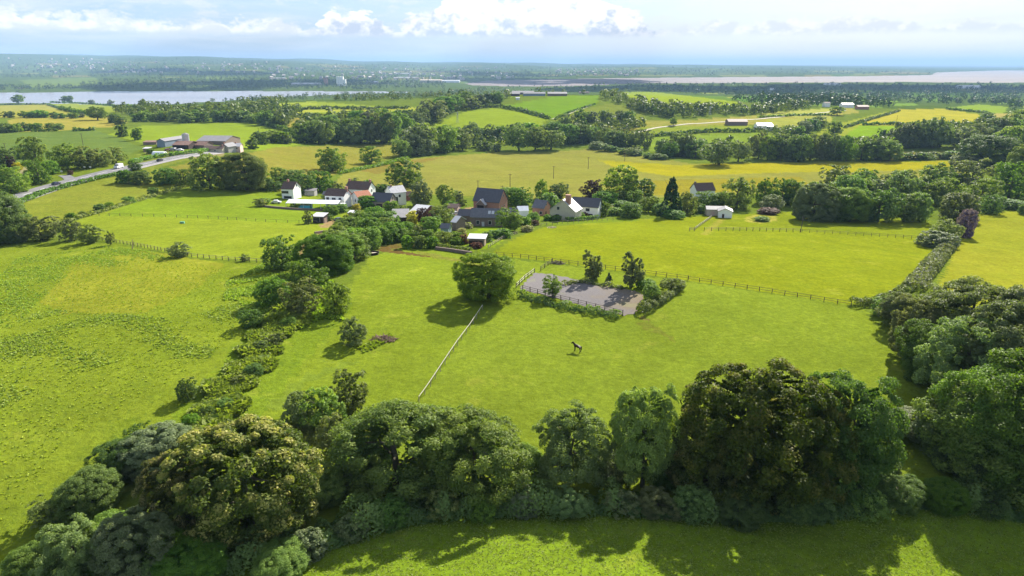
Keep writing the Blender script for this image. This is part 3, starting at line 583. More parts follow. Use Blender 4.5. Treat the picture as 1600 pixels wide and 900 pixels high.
G1, G2 = (.030, .062, .012), (.085, .135, .026)
LEAF = {
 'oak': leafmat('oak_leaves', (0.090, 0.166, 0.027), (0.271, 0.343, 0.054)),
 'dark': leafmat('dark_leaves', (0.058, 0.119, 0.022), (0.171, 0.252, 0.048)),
 'chestnut': leafmat('chestnut_leaves', (.058,.090,.014), (.150,.175,.030), tip=(.50,.44,.13), tipcut=(.48,.85)),
 'brownish': leafmat('bronze_leaves', (.054,.084,.015), (.150,.170,.032), tip=(.30,.26,.08), tipcut=(.6,.95)),
 'ash': leafmat('ash_leaves', (0.112, 0.187, 0.045), (0.280, 0.373, 0.093), trans=.36),
 'willow': leafmat('willow_leaves', (0.118, 0.162, 0.062), (0.269, 0.308, 0.140), trans=.3),
 'silver': leafmat('silver_leaves', (.10, .135, .06), (.24, .27, .14)),
 'aspen': leafmat('aspen_leaves', (.17, .21, .09), (.36, .39, .21), trans=.5),
 'thorn': leafmat('thorn_leaves', (0.113, 0.157, 0.045), (0.290, 0.321, 0.113)),
 'shrub': leafmat('shrub_leaves', (0.080, 0.169, 0.026), (0.225, 0.346, 0.058)),
 'bright': leafmat('bright_leaves', (0.109, 0.181, 0.026), (0.246, 0.334, 0.058), trans=.36),
 'golden': leafmat('golden_leaves', (.34, .30, .03), (.62, .55, .08)),
 'purple': leafmat('lilac_flowers', (0.128, 0.076, 0.204), (0.306, 0.212, 0.425)),
 'copper': leafmat('copper_leaves', (.030, .016, .018), (.075, .038, .036)),
 'rust': leafmat('rust_leaves', (.12, .055, .035), (.24, .115, .07)),
 'fir': leafmat('fir_needles', (0.022, 0.056, 0.022), (0.068, 0.117, 0.042), trans=.1),
 'grass': leafmat('tall_grass_blades', (.200,.270,.018), (.340,.390,.045), trans=.4),
 'bracken': leafmat('bracken_fronds', (.150,.235,.020), (.310,.380,.050), trans=.36),
 'woodmix': leafmat('mixed_wood_leaves', (.030, .066, .014), (.210, .235, .050), trans=.25),
 'cloudwood': leafmat('cloud_shade_leaves', (.014, .038, .015), (.070, .105, .036), trans=.2),  # darker leaf colour standing in for cloud shadow on the far woods
 'cream': leafmat('cream_blossom', (.20, .21, .10), (.50, .47, .30)),
}
BARK = material('bark', (.10, .088, .055), .9, .35, 9, bump=.5)
# shape, crown base, (clump radius factor), droop, trunk top, trunk radius
SHAPE = {
 'oak': ('skirt', .06, 1.0, 0, .75, .030), 'dark': ('skirt', .04, 1.0, 0, .75, .030), 'chestnut': ('skirt', .01, .8, .3, .75, .034),
 'brownish': ('skirt', .01, .9, .35, .75, .032), 'ash': ('ragged', .16, .95, .4, .85, .024), 'willow': ('dome', .03, .8, .3, .6, .03),
 'silver': ('dome', .02, .9, 0, .6, .02), 'aspen': ('spires', .04, .6, 0, .8, .02), 'thorn': ('ragged', .06, .85, .2, .7, .03), 'shrub': ('dome', .01, 1.0, 0, .5, .025),
 'bright': ('round', .10, .95, .1, .75, .024), 'golden': ('dome', .02, .9, 0, .6, .02), 'purple': ('dome', .02, .9, 0, .6, .02), 'copper': ('round', .05, .9, 0, .7, .03),
 'rust': ('dome', .01, .9, 0, .5, .02), 'fir': ('cone', .02, .7, .5, .93, .022), 'cream': ('dome', .01, .9, 0, .5, .02), 'lone': ('round', .2, 1, 0, .75, .03),
}
#        clumps, radius, leaves per clump, leaf size, variants
LOD = {'near': (260, .086, 215, .0135, 2), 'mid': (95, .118, 46, .036, 2), 'small': (38, .165, 22, .085, 3)}
_tm = {}
def tree_parts(sp, lod, k):
    key = (sp, lod, k)
    if key not in _tm:
        shp, z0, rf, dr, tt, tr_ = SHAPE[sp]; nc, cr, nl, ls, _ = LOD[lod]
        kind = 'lone' if sp == 'lone' else sp
        cm = crown_mesh(sp + '_crown', hash_(key), shp, z0, int(nc * (1.25 if shp == 'dome' else 1.7 if shp == 'spires' else 1)), cr * rf, nl, ls, droop=dr, inner=.15 if shp == 'spires' else .75 if lod == 'near' else .45)
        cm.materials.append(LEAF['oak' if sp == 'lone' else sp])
        tk = trunk_mesh(sp + '_trunk', hash_(key) + 5, z0, tt, tr_, 4 if lod == 'small' else 7); tk.materials.append(BARK)
        _tm[key] = (cm, tk)
    return _tm[key]
def hash_(key): return sum((i + 3) * ord(ch) for i, ch in enumerate(str(key))) % 100003
_cnt = {}
OCC = []      # every trunk already standing: (x, y, radius)
NAMES = dict(oak='oak_tree', dark='broadleaf_tree', chestnut='chestnut_tree', brownish='chestnut_tree', ash='ash_tree', willow='willow_tree', silver='willow_bush', aspen='poplar_tree', thorn='hawthorn_tree',
             shrub='shrub', bright='broadleaf_tree', golden='golden_shrub', purple='lilac_bush', copper='copper_beech', rust='garden_shrub', fir='fir_tree', cream='flowering_shrub', lone='oak_tree')
CATS = dict(shrub='shrub', silver='bush', golden='shrub', purple='bush', rust='shrub', cream='shrub')
def T(sp, px, py, hpx, wpx, label, group=None, name=None, cat=None, dz=0.0, lod=None):
    """a tree whose foot is seen at (px, py) in the photo, hpx tall and wpx wide there"""
    P = G(px, py); dep = depth_of(P)
    dist = math.hypot(P[0], P[1]); ca = (CZ - P[2]) / math.hypot(dist, CZ - P[2])
    wm = wpx * dep / FPX
    d = rays(px, py - hpx); tt = (dist + .12 * wm) / math.hypot(d[0], d[1])      # top of the crown lies on the sight line through its top pixel
    hm = max(.35 * wm, CZ + d[2] * tt - P[2])
    lod = lod or ('mid' if sp == 'aspen' else 'near' if max(hpx, wpx) > 62 else 'mid' if max(hpx, wpx) > 24 else 'small')
    _cnt[sp] = _cnt.get(sp, 0) + 1
    cm, tk = tree_parts(sp, lod, _cnt[sp] % LOD[lod][4])
    rg = random.Random(int(px * 131 + py * 17))
    if dist > 120: P = P + np.array([P[0], P[1], 0]) / dist * wm * .12; P[2] = float(H0(P[0], P[1]))
    nm = name or NAMES[sp]
    e = empty(nm, tuple(P + np.array([0, 0, dz - .05])), rg.random() * 6.28 if sp != 'aspen' else -.2, label, cat or CATS.get(sp, 'tree'), group, (wm * rg.uniform(.9, 1.12), wm * rg.uniform(.9, 1.12), hm))
    if sp != 'aspen': e.rotation_euler = (rg.uniform(-.08, .08), rg.uniform(-.08, .08), rg.random() * 6.28)
    link('crown', cm, None, e); link('stem' if sp in CATS else 'trunk', tk, None, e)
    OCC.append((P[0], P[1], wm / 2))
    return e
def ordinal(n): return f"{n}{'th' if 10 <= n % 100 <= 20 else {1: 'st', 2: 'nd', 3: 'rd'}.get(n % 10, 'th')}"
def row(desc, where, pts, n, h, wr, sps, group, jit=3.0, seed=1):
    """n trees along a line of the photo, each a thing of its own"""
    rg = random.Random(seed * 77 + n); p = np.array(pts, float); d = np.concatenate([[0], np.cumsum(np.hypot(*np.diff(p, axis=0).T))])
    spec = []
    for i in range(n):
        s = (i + .5 + rg.uniform(-.3, .3)) / n * d[-1]
        x = np.interp(s, d, p[:, 0]); y = np.interp(s, d, p[:, 1]) + rg.uniform(-jit, jit) * .5
        f = s / d[-1]; hh = (h[0] + (h[1] - h[0]) * f) * rg.uniform(.78, 1.2)
        spec.append((x, y, hh, hh * wr * rg.uniform(.85, 1.25), rg.choice(sps if rg.random() < .72 or len(sps) < 2 else ['ash', 'willow', 'thorn', 'bright'])))
    spec.sort()
    hs = [q[2] for q in spec]
    for i, (x, y, hh, ww, sp) in enumerate(spec):
        ad = {'oak': 'round green', 'dark': 'dark green', 'ash': 'light green', 'willow': 'grey green', 'thorn': 'ragged grey green', 'shrub': 'low bushy', 'bright': 'bright green', 'silver': 'silvery',
              'brownish': 'brownish green', 'fir': 'dark pointed', 'copper': 'dark purple', 'lone': 'broad dark'}.get(sp, 'green')
        T(sp, x, y, hh, ww, f"{ad} {desc}, {ordinal(i + 1)} from the left {where}", group)

# hedges: one mesh each, leaf faces over a bank that follows the ground
def hedge(pts, hm, wm, mat, label, name='hedge', group=None, dens=1.0, lump=.35, cat='hedge', lsz=None, kind=None):
    P = cast(*dense(pts, False, 8).T)[:, :2]; d = np.hypot(*np.diff(P, axis=0).T); s = np.concatenate([[0], np.cumsum(d)]); L = s[-1]
    dist = np.hypot(*P.mean(0)); rg = np.random.default_rng(int(pts[0][0] * 7 + pts[0][1] * 3 + 11))
    ls = lsz or max(.22, dist / 520.0)
    n = int(min(60000, L * (wm + 2 * hm) / (ls * ls) * 1.5 * dens)) + 30
    u = rg.random(n) * L; X = np.interp(u, s, P[:, 0]); Y = np.interp(u, s, P[:, 1])
    tx = np.interp(u, s[:-1] + d / 2, np.diff(P[:, 0]) / d); ty = np.interp(u, s[:-1] + d / 2, np.diff(P[:, 1]) / d)
    bump = 1 + lump * (np.sin(u * 1.9 / max(hm, 1) + 3 * np.sin(u * .37)) * .5 + np.sin(u * .53 / max(hm, 1) * 2 + 1) * .5)
    a = rg.random(n) * math.pi; r = np.where(rg.random(n) < .8, .86 + .2 * rg.random(n), rg.random(n) ** .5)
    ex = np.sign(np.cos(a)) * np.abs(np.cos(a)) ** .6; ez = np.sin(a) ** .6
    off = ex * r * wm / 2 * (.8 + .2 * bump); z = ez * r * hm * bump
    c = np.stack([X - ty * off, Y + tx * off, z], -1)
    nn = unit(np.stack([-ty * ex, tx * ex, ez + .1], -1) + rg.normal(size=(n, 3)) * .55)
    c[:, 2] += H0(c[:, 0], c[:, 1])
    org = np.array([P[len(P) // 2][0], P[len(P) // 2][1], 0.0]); org[2] = float(H0(org[0], org[1]))
    V = leaf_quads(c - org, nn, ls * (.6 + .8 * rg.random(n)), rg)
    me = quads_mesh(name, V, {'tint': np.clip(.5 * rg.random(n) + .5 * (bump - .6), 0, 1), 'outer': np.zeros(n)})
    o = link(name, me, LEAF[mat]); o.location = tuple(org)
    return tag(o, label, cat, group, kind)
def scatter_stuff(name, poly, n, hgt, lsz, per, mat, seed, label=None, wob=None, ragged=0.0):
    """ground cover nobody could count: tufts of blades or fronds over an outline of the photo"""
    rg = np.random.default_rng(seed); xy = cast(*dense(poly).T)[:, :2]; lo, hi_ = xy.min(0), xy.max(0)
    q = lo + rg.random((n * 4, 2)) * (hi_ - lo); qj = q + ragged * np.stack([np.sin(q[:, 1] * .33) + np.sin(q[:, 1] * .9 + q[:, 0] * .4), np.sin(q[:, 0] * .4 + 1) + np.sin(q[:, 0] * 1.1)], -1); q = q[inside(qj[:, 0], qj[:, 1], xy)][:n]
    if wob is not None:
        f = np.sin(q[:, 0] * wob + 2 * np.sin(q[:, 1] * wob * .7)) * np.sin(q[:, 1] * wob * 1.3 + 1.7 * np.sin(q[:, 0] * wob * .6)) + rg.normal(size=len(q)) * .35
        q = q[f > .05]
    k = np.repeat(np.arange(len(q)), per); m = len(k)
    sc = ((.6 + .8 * rg.random(len(q))) * (1 + (.45 * np.sin(q[:, 0] * .45 + 2 * np.sin(q[:, 1] * .31)) * np.sin(q[:, 1] * .52) if ragged else 0)))[k]
    a = rg.random(m) * 6.283; el = .35 + .8 * rg.random(m); d = np.stack([np.cos(a) * np.cos(el), np.sin(a) * np.cos(el), np.sin(el)], -1)
    c = np.stack([q[k, 0], q[k, 1], np.zeros(m)], -1) + d * (hgt * sc * (.35 + .5 * rg.random(m)))[:, None]
    c[:, 2] += H0(c[:, 0], c[:, 1])
    org = np.append(q.mean(0), 0.0); org[2] = float(H0(org[0], org[1]))
    nn = unit(np.stack([-d[:, 2] * np.cos(a), -d[:, 2] * np.sin(a), np.cos(el)], -1) + rg.normal(size=(m, 3)) * .35)
    V = leaf_quads(c - org, nn, lsz * sc * (.7 + .6 * rg.random(m)), rg, 1.8)
    o = link(name, quads_mesh(name, V, {'tint': rg.random(m), 'outer': np.zeros(m)}), LEAF[mat]); o.location = tuple(org)
    return tag(o, label, None, None, 'stuff')
def woodland(name, areas, mat, seed, quads=40, ls=.2):
    """far-off woods that read as one mass: (outline, how many trees, height range in m)"""
    rg = np.random.default_rng(seed); Q = []; TI = []
    base = []
    for k in range(4):
        d = fib(quads); d = d[d[:, 2] > -.55]; d = unit(d + rg.normal(size=d.shape) * .3)
        c = d * np.array([.46, .46, .5]) * (.8 + .35 * rg.random((len(d), 1))) + np.array([0, 0, .5])
        base.append((c, unit(d + rg.normal(size=d.shape) * .3)))
    for poly, n, h0, h1 in areas:
        pp = np.array(poly, float); lo, hi_ = pp.min(0), pp.max(0)
        s = lo + rg.random((n * 6, 2)) * (hi_ - lo); s = s[inside(s[:, 0], s[:, 1], pp)][:n]
        P = cast(s[:, 0], s[:, 1]); ok = ~is_water(P[:, 0], P[:, 1]); P = P[ok]
        for k in range(4):
            p = P[k::4]; m = len(p)
            if not m: continue
            c, d = base[k]; h = (h0 + (h1 - h0) * rg.random(m)) * rg.choice([.55, .8, 1.0, 1.25], m); wd = h * (.75 + .5 * rg.random(m)); an = rg.random(m) * 6.28
            ca, sa = np.cos(an)[:, None], np.sin(an)[:, None]
            x = (c[None, :, 0] * ca - c[None, :, 1] * sa) * wd[:, None]; y = (c[None, :, 0] * sa + c[None, :, 1] * ca) * wd[:, None]; z = c[None, :, 2] * h[:, None]
            C = np.stack([x + p[:, None, 0], y + p[:, None, 1], z + p[:, None, 2]], -1).reshape(-1, 3)
            N = np.stack([d[None, :, 0] * ca - d[None, :, 1] * sa, d[None, :, 0] * sa + d[None, :, 1] * ca, np.broadcast_to(d[None, :, 2], (m, len(d)))], -1).reshape(-1, 3)
            Q.append(leaf_quads(C, N, np.repeat(h, len(c)) * ls * (.8 + .7 * rg.random(len(C))), rg, 1.3))
            TI.append(np.clip(np.repeat(rg.random(m), len(c)) * .6 + rg.random(len(C)) * .4, 0, 1))
    V = np.concatenate(Q); org = V.reshape(-1, 3).mean(0)
    o = link(name, quads_mesh(name, V - org, {'tint': np.concatenate(TI), 'outer': np.zeros(len(V))}), LEAF[mat]); o.location = tuple(org)
    return tag(o, None, None, None, 'stuff')

# ---------------------------------------------------------------- trees and shrubs of the hedgerow below the camera
FG = 'trees and shrubs of the hedgerow along the bottom paddock edge'
for a in [
 ('chestnut', 388, 818, 184, 240, 'huge domed chestnut covered in cream blossom, largest tree of the lower hedgerow'),
 ('chestnut', 290, 841, 135, 108, 'cream flowering chestnut leaning against the much larger flowering dome'),
 ('oak', 500, 782, 50, 90, 'lower green tree tucked under the huge flowering chestnut, toward the oaks'),
 ('shrub', 180, 872, 70, 92, 'leafy dark shrub filling the bottom corner hedgerow behind the pale bushes'),
 ('shrub', 262, 884, 64, 80, 'leafy shrub between grey green willow and smaller flowering chestnut'),
 ('shrub', 440, 894, 42, 90, 'dark rounded undergrowth shrub at the foot of the huge flowering chestnut'),
 ('shrub', 300, 905, 58, 100, 'dark green shrub below the smaller flowering chestnut at the frame bottom'),
 ('willow', 215, 900, 105, 120, 'grey green bushy willow at the bottom frame edge beside the flowering chestnuts'),
 ('ash', 130, 905, 95, 110, 'pale green spreading bush in the bottom corner hedgerow, between two bushes'),
 ('shrub', 60, 905, 60, 90, 'small yellowish green bush ending the hedgerow in the bottom corner'),
 ('shrub', 143, 800, 66, 84, 'rounded glossy dark green shrub standing alone at the rough pasture edge'),
 ('thorn', 88, 815, 42, 62, 'small greyish thorn bush beside the glossy dark shrub on the pasture edge'),
 ('dark', 190, 745, 58, 72, 'dark green bush at the pasture edge behind the grey green willow'),
 ('willow', 252, 730, 68, 110, 'large grey green sallow willow behind the cream flowering chestnuts'),
 ('dark', 225, 700, 40, 44, 'small dark bush at the lower end of the bracken strip'),
 ('thorn', 470, 665, 58, 56, 'dull grey green pointed thorn behind the flowering chestnut dome'),
 ('ash', 505, 668, 60, 60, 'feathery pale green sapling beside the dull pointed thorn'),
 ('thorn', 547, 640, 60, 62, 'dense dark grey green bush standing out on the paddock grass'),
 ('thorn', 525, 705, 58, 60, 'half bare greyish twiggy bush between chestnut dome and oaks'),
 ('oak', 622, 760, 135, 190, 'broad dark oak of the lower hedgerow directly below the white fence end'),
 ('oak', 738, 770, 130, 168, 'second dark oak of the lower hedgerow, beside the paler ash'),
 ('thorn', 560, 750, 50, 80, 'mixed yellowish bush between flowering chestnut and broad dark oak'),
 ('ash', 890, 755, 115, 120, 'pale green ash with hanging foliage in the middle of the hedgerow'),
 ('dark', 822, 750, 52, 80, 'dark filling bush between second oak and hanging ash'),
 ('dark', 950, 745, 45, 80, 'dark ivy covered bush between the two pale ashes'),
 ('ash', 1003, 760, 156, 118, 'tall airy light green ash with bright tufted branches'),
 ('dark', 1045, 750, 50, 80, 'dark thicket at the foot of the tall airy ash'),
 ('brownish', 1158, 770, 206, 212, 'tallest bronze green chestnut of the lower hedgerow, with tan shoots'),
 ('brownish', 1240, 765, 170, 145, 'bronze green chestnut between tallest chestnut and blue green oak'),
 ('brownish', 1105, 765, 120, 123, 'lower dark chestnut hugging the tallest bronze chestnut'),
 ('dark', 1318, 765, 178, 147, 'blue green oak with a dark pointed top closing the chestnut group'),
 ('thorn', 1418, 680, 42, 112, 'brownish grey rounded thorn tree between blue green oak and corner wood'),
 ('shrub', 1365, 740, 45, 70, 'low dark shrub between the blue green oak and the brownish thorn'),
 ('oak', 1545, 740, 165, 190, 'big dark oak in the bottom corner of the corner wood'),
 ('dark', 1490, 720, 80, 123, 'dark low tree at the edge of the corner wood nearest the brownish thorn'),
 ('dark', 1600, 750, 190, 201, 'dark tree cut by the frame at the bottom of the corner wood'),
 ('willow', 1560, 640, 170, 170, 'large dusty pale green tree crowning the corner wood'),
 ('ash', 1490, 640, 140, 130, 'green tree on the paddock side of the corner wood beside the dusty pale tree'),
 ('oak', 1500, 560, 125, 150, 'green rounded tree at the top of the corner wood by the grey hedge'),
 ('willow', 1590, 580, 140, 130, 'pale green tree cut by the frame behind the corner wood'),
 ('thorn', 1420, 560, 90, 90, 'thorny greyish tree at the paddock corner, in front of the corner wood'),
 ('dark', 1450, 600, 95, 90, 'deep green tree shading the paddock corner in the corner wood'),
 ('thorn', 1402, 515, 58, 66, 'small greyish thorn ending the corner wood by the grey hedge'),
 ('dark', 1545, 738, 168, 168, 'very dark tree inside the corner wood below the dusty pale tree'),
]: T(*a, group=FG)
hedge([(230, 905), (330, 885), (430, 865), (520, 840), (600, 812), (700, 800), (820, 796), (950, 792), (1100, 802), (1250, 802), (1380, 782), (1480, 780), (1620, 805)], 1.8, 5, 'shrub', 'bramble bank running under all the trees of the lower hedgerow', lump=1.1)
row('bush', 'in the brambles under the lower hedgerow', [(470, 872), (560, 834), (680, 810), (820, 806), (960, 802), (1110, 812), (1250, 812), (1380, 792), (1480, 794), (1580, 812)], 17, (40, 46), 1.4, ['shrub', 'dark', 'thorn', 'shrub'], 'bramble bushes under the lower hedgerow', 8, 41)

# ---------------------------------------------------------------- paddock trees
PD = 'trees standing in or round the paddocks'
for a in [
 ('oak', 765, 468, 74, 92, 'broad round tree beside the riding arena, casting a long shadow'),
 ('bright', 528, 490, 47, 46, 'small round tree alone on the paddock, nearest the hedgerow row'),
 ('thorn', 554, 537, 38, 44, 'small bushy tree alone on the paddock next to the brush heap'),
 ('thorn', 475, 492, 52, 56, 'yellowish rounded tree between dark hedgerow tree and lone paddock tree'),
 ('shrub', 428, 478, 44, 52, 'mid green bushy tree on the pasture side of the hedgerow row'),
 ('dark', 484, 458, 54, 62, 'dark green tree in the hedgerow row above the yellowish tree'),
 ('dark', 391, 512, 32, 34, 'small dark bush on the rough pasture beside the bracken strip'),
 ('dark', 442, 420, 52, 52, 'square dark tree standing by the earth track, clear of the row'),
 ('dark', 294, 623, 34, 32, 'lone little dark bush lowest on the bracken strip'),
 ('aspen', 924, 438, 48, 40, 'twin narrow grey poplar behind the arena, by the fence gate end'),
 ('aspen', 987, 450, 56, 42, 'thicker twin narrow grey poplar behind the middle of the arena'),
 ('bright', 863, 464, 33, 28, 'small bright round tree on the front edge of the arena'),
 ('fir', 951, 443, 17, 14, 'tiny pointed bush between the two grey poplars'),
 ('shrub', 1018, 470, 26, 26, 'dark bush at the arena corner hedge end'),
 ('shrub', 1010, 452, 16, 30, 'dark low bush beside the thicker poplar'),
 ('thorn', 1050, 455, 20, 34, 'greyish shrub in the short arena hedge'),
 ('shrub', 5, 378, 78, 84, 'big oak cut by the frame edge above the rough pasture'),
 ('thorn', 65, 376, 36, 50, 'dark rounded thorn bush beside the big frame edge oak'),
 ('thorn', 112, 376, 34, 30, 'taller thorn bush of three on the pasture fence'),
 ('thorn', 141, 380, 27, 34, 'lower thorn bush of three on the pasture fence'),
 ('thorn', 172, 383, 22, 12, 'thin upright thorn on the pasture fence'),
 ('thorn', 281, 402, 22, 34, 'half bare thorn bush on the pasture post fence'),
 ('thorn', 383, 408, 11, 14, 'tiny thorn at the far end of the pasture post fence'),
 ('thorn', 407, 323, 13, 18, 'small twiggy bush alone near the inn garden wall'),
 ('shrub', 240, 305, 12, 13, 'small round bush on the paddock bank, highest of five'),
 ('shrub', 202, 317, 10, 19, 'small round bush on the paddock bank, second highest of five'),
 ('shrub', 171, 325, 9, 12, 'small round bush on the paddock bank, middle of five'),
 ('shrub', 156, 329, 10, 16, 'small round bush on the paddock bank, fourth highest of five'),
 ('shrub', 111, 342, 9, 14, 'small round bush on the paddock bank, lowest of five'),
 ('thorn', 128, 338, 8, 12, 'tiny thorn on the paddock bank between the lowest bushes'),
 ('thorn', 482, 350, 20, 16, 'yellowish small tree beside the dark cabin'),
 ('shrub', 1385, 495, 30, 44, 'dark shrub where the long paddock fence meets the corner wood'),
]: T(*a, group=PD)
BS = 'bushes growing along the bracken strip'
for i, (x, y, h, w_, sp_) in enumerate([(452, 512, 16, 26, 'shrub'), (432, 540, 20, 24, 'thorn'), (408, 548, 14, 22, 'shrub'), (398, 585, 18, 26, 'shrub'), (372, 600, 14, 20, 'thorn'), (352, 640, 18, 26, 'shrub'), (325, 652, 16, 26, 'dark'), (300, 668, 22, 30, 'shrub'), (276, 690, 24, 34, 'thorn'), (262, 716, 26, 34, 'shrub'), (330, 690, 22, 34, 'shrub')]):
    T(sp_, x, y, h, w_, f"small {['leafy', 'greyish', 'dense'][i % 3]} bush in the bracken strip, {ordinal(i + 1)} from its top", BS)
# the overgrown lane hedge running up to the hamlet
row('tree', 'in the overgrown lane hedge', [(500, 428), (545, 405), (590, 385), (628, 372)], 6, (52, 26), 1.2, ['shrub', 'oak', 'shrub'], 'trees of the overgrown lane hedge', 8, 3)
row('tree', 'on the hamlet side of the lane', [(520, 398), (560, 372), (595, 355), (612, 352)], 5, (36, 24), 1.25, ['oak', 'shrub', 'bright'], 'trees of the overgrown lane hedge', 8, 4)

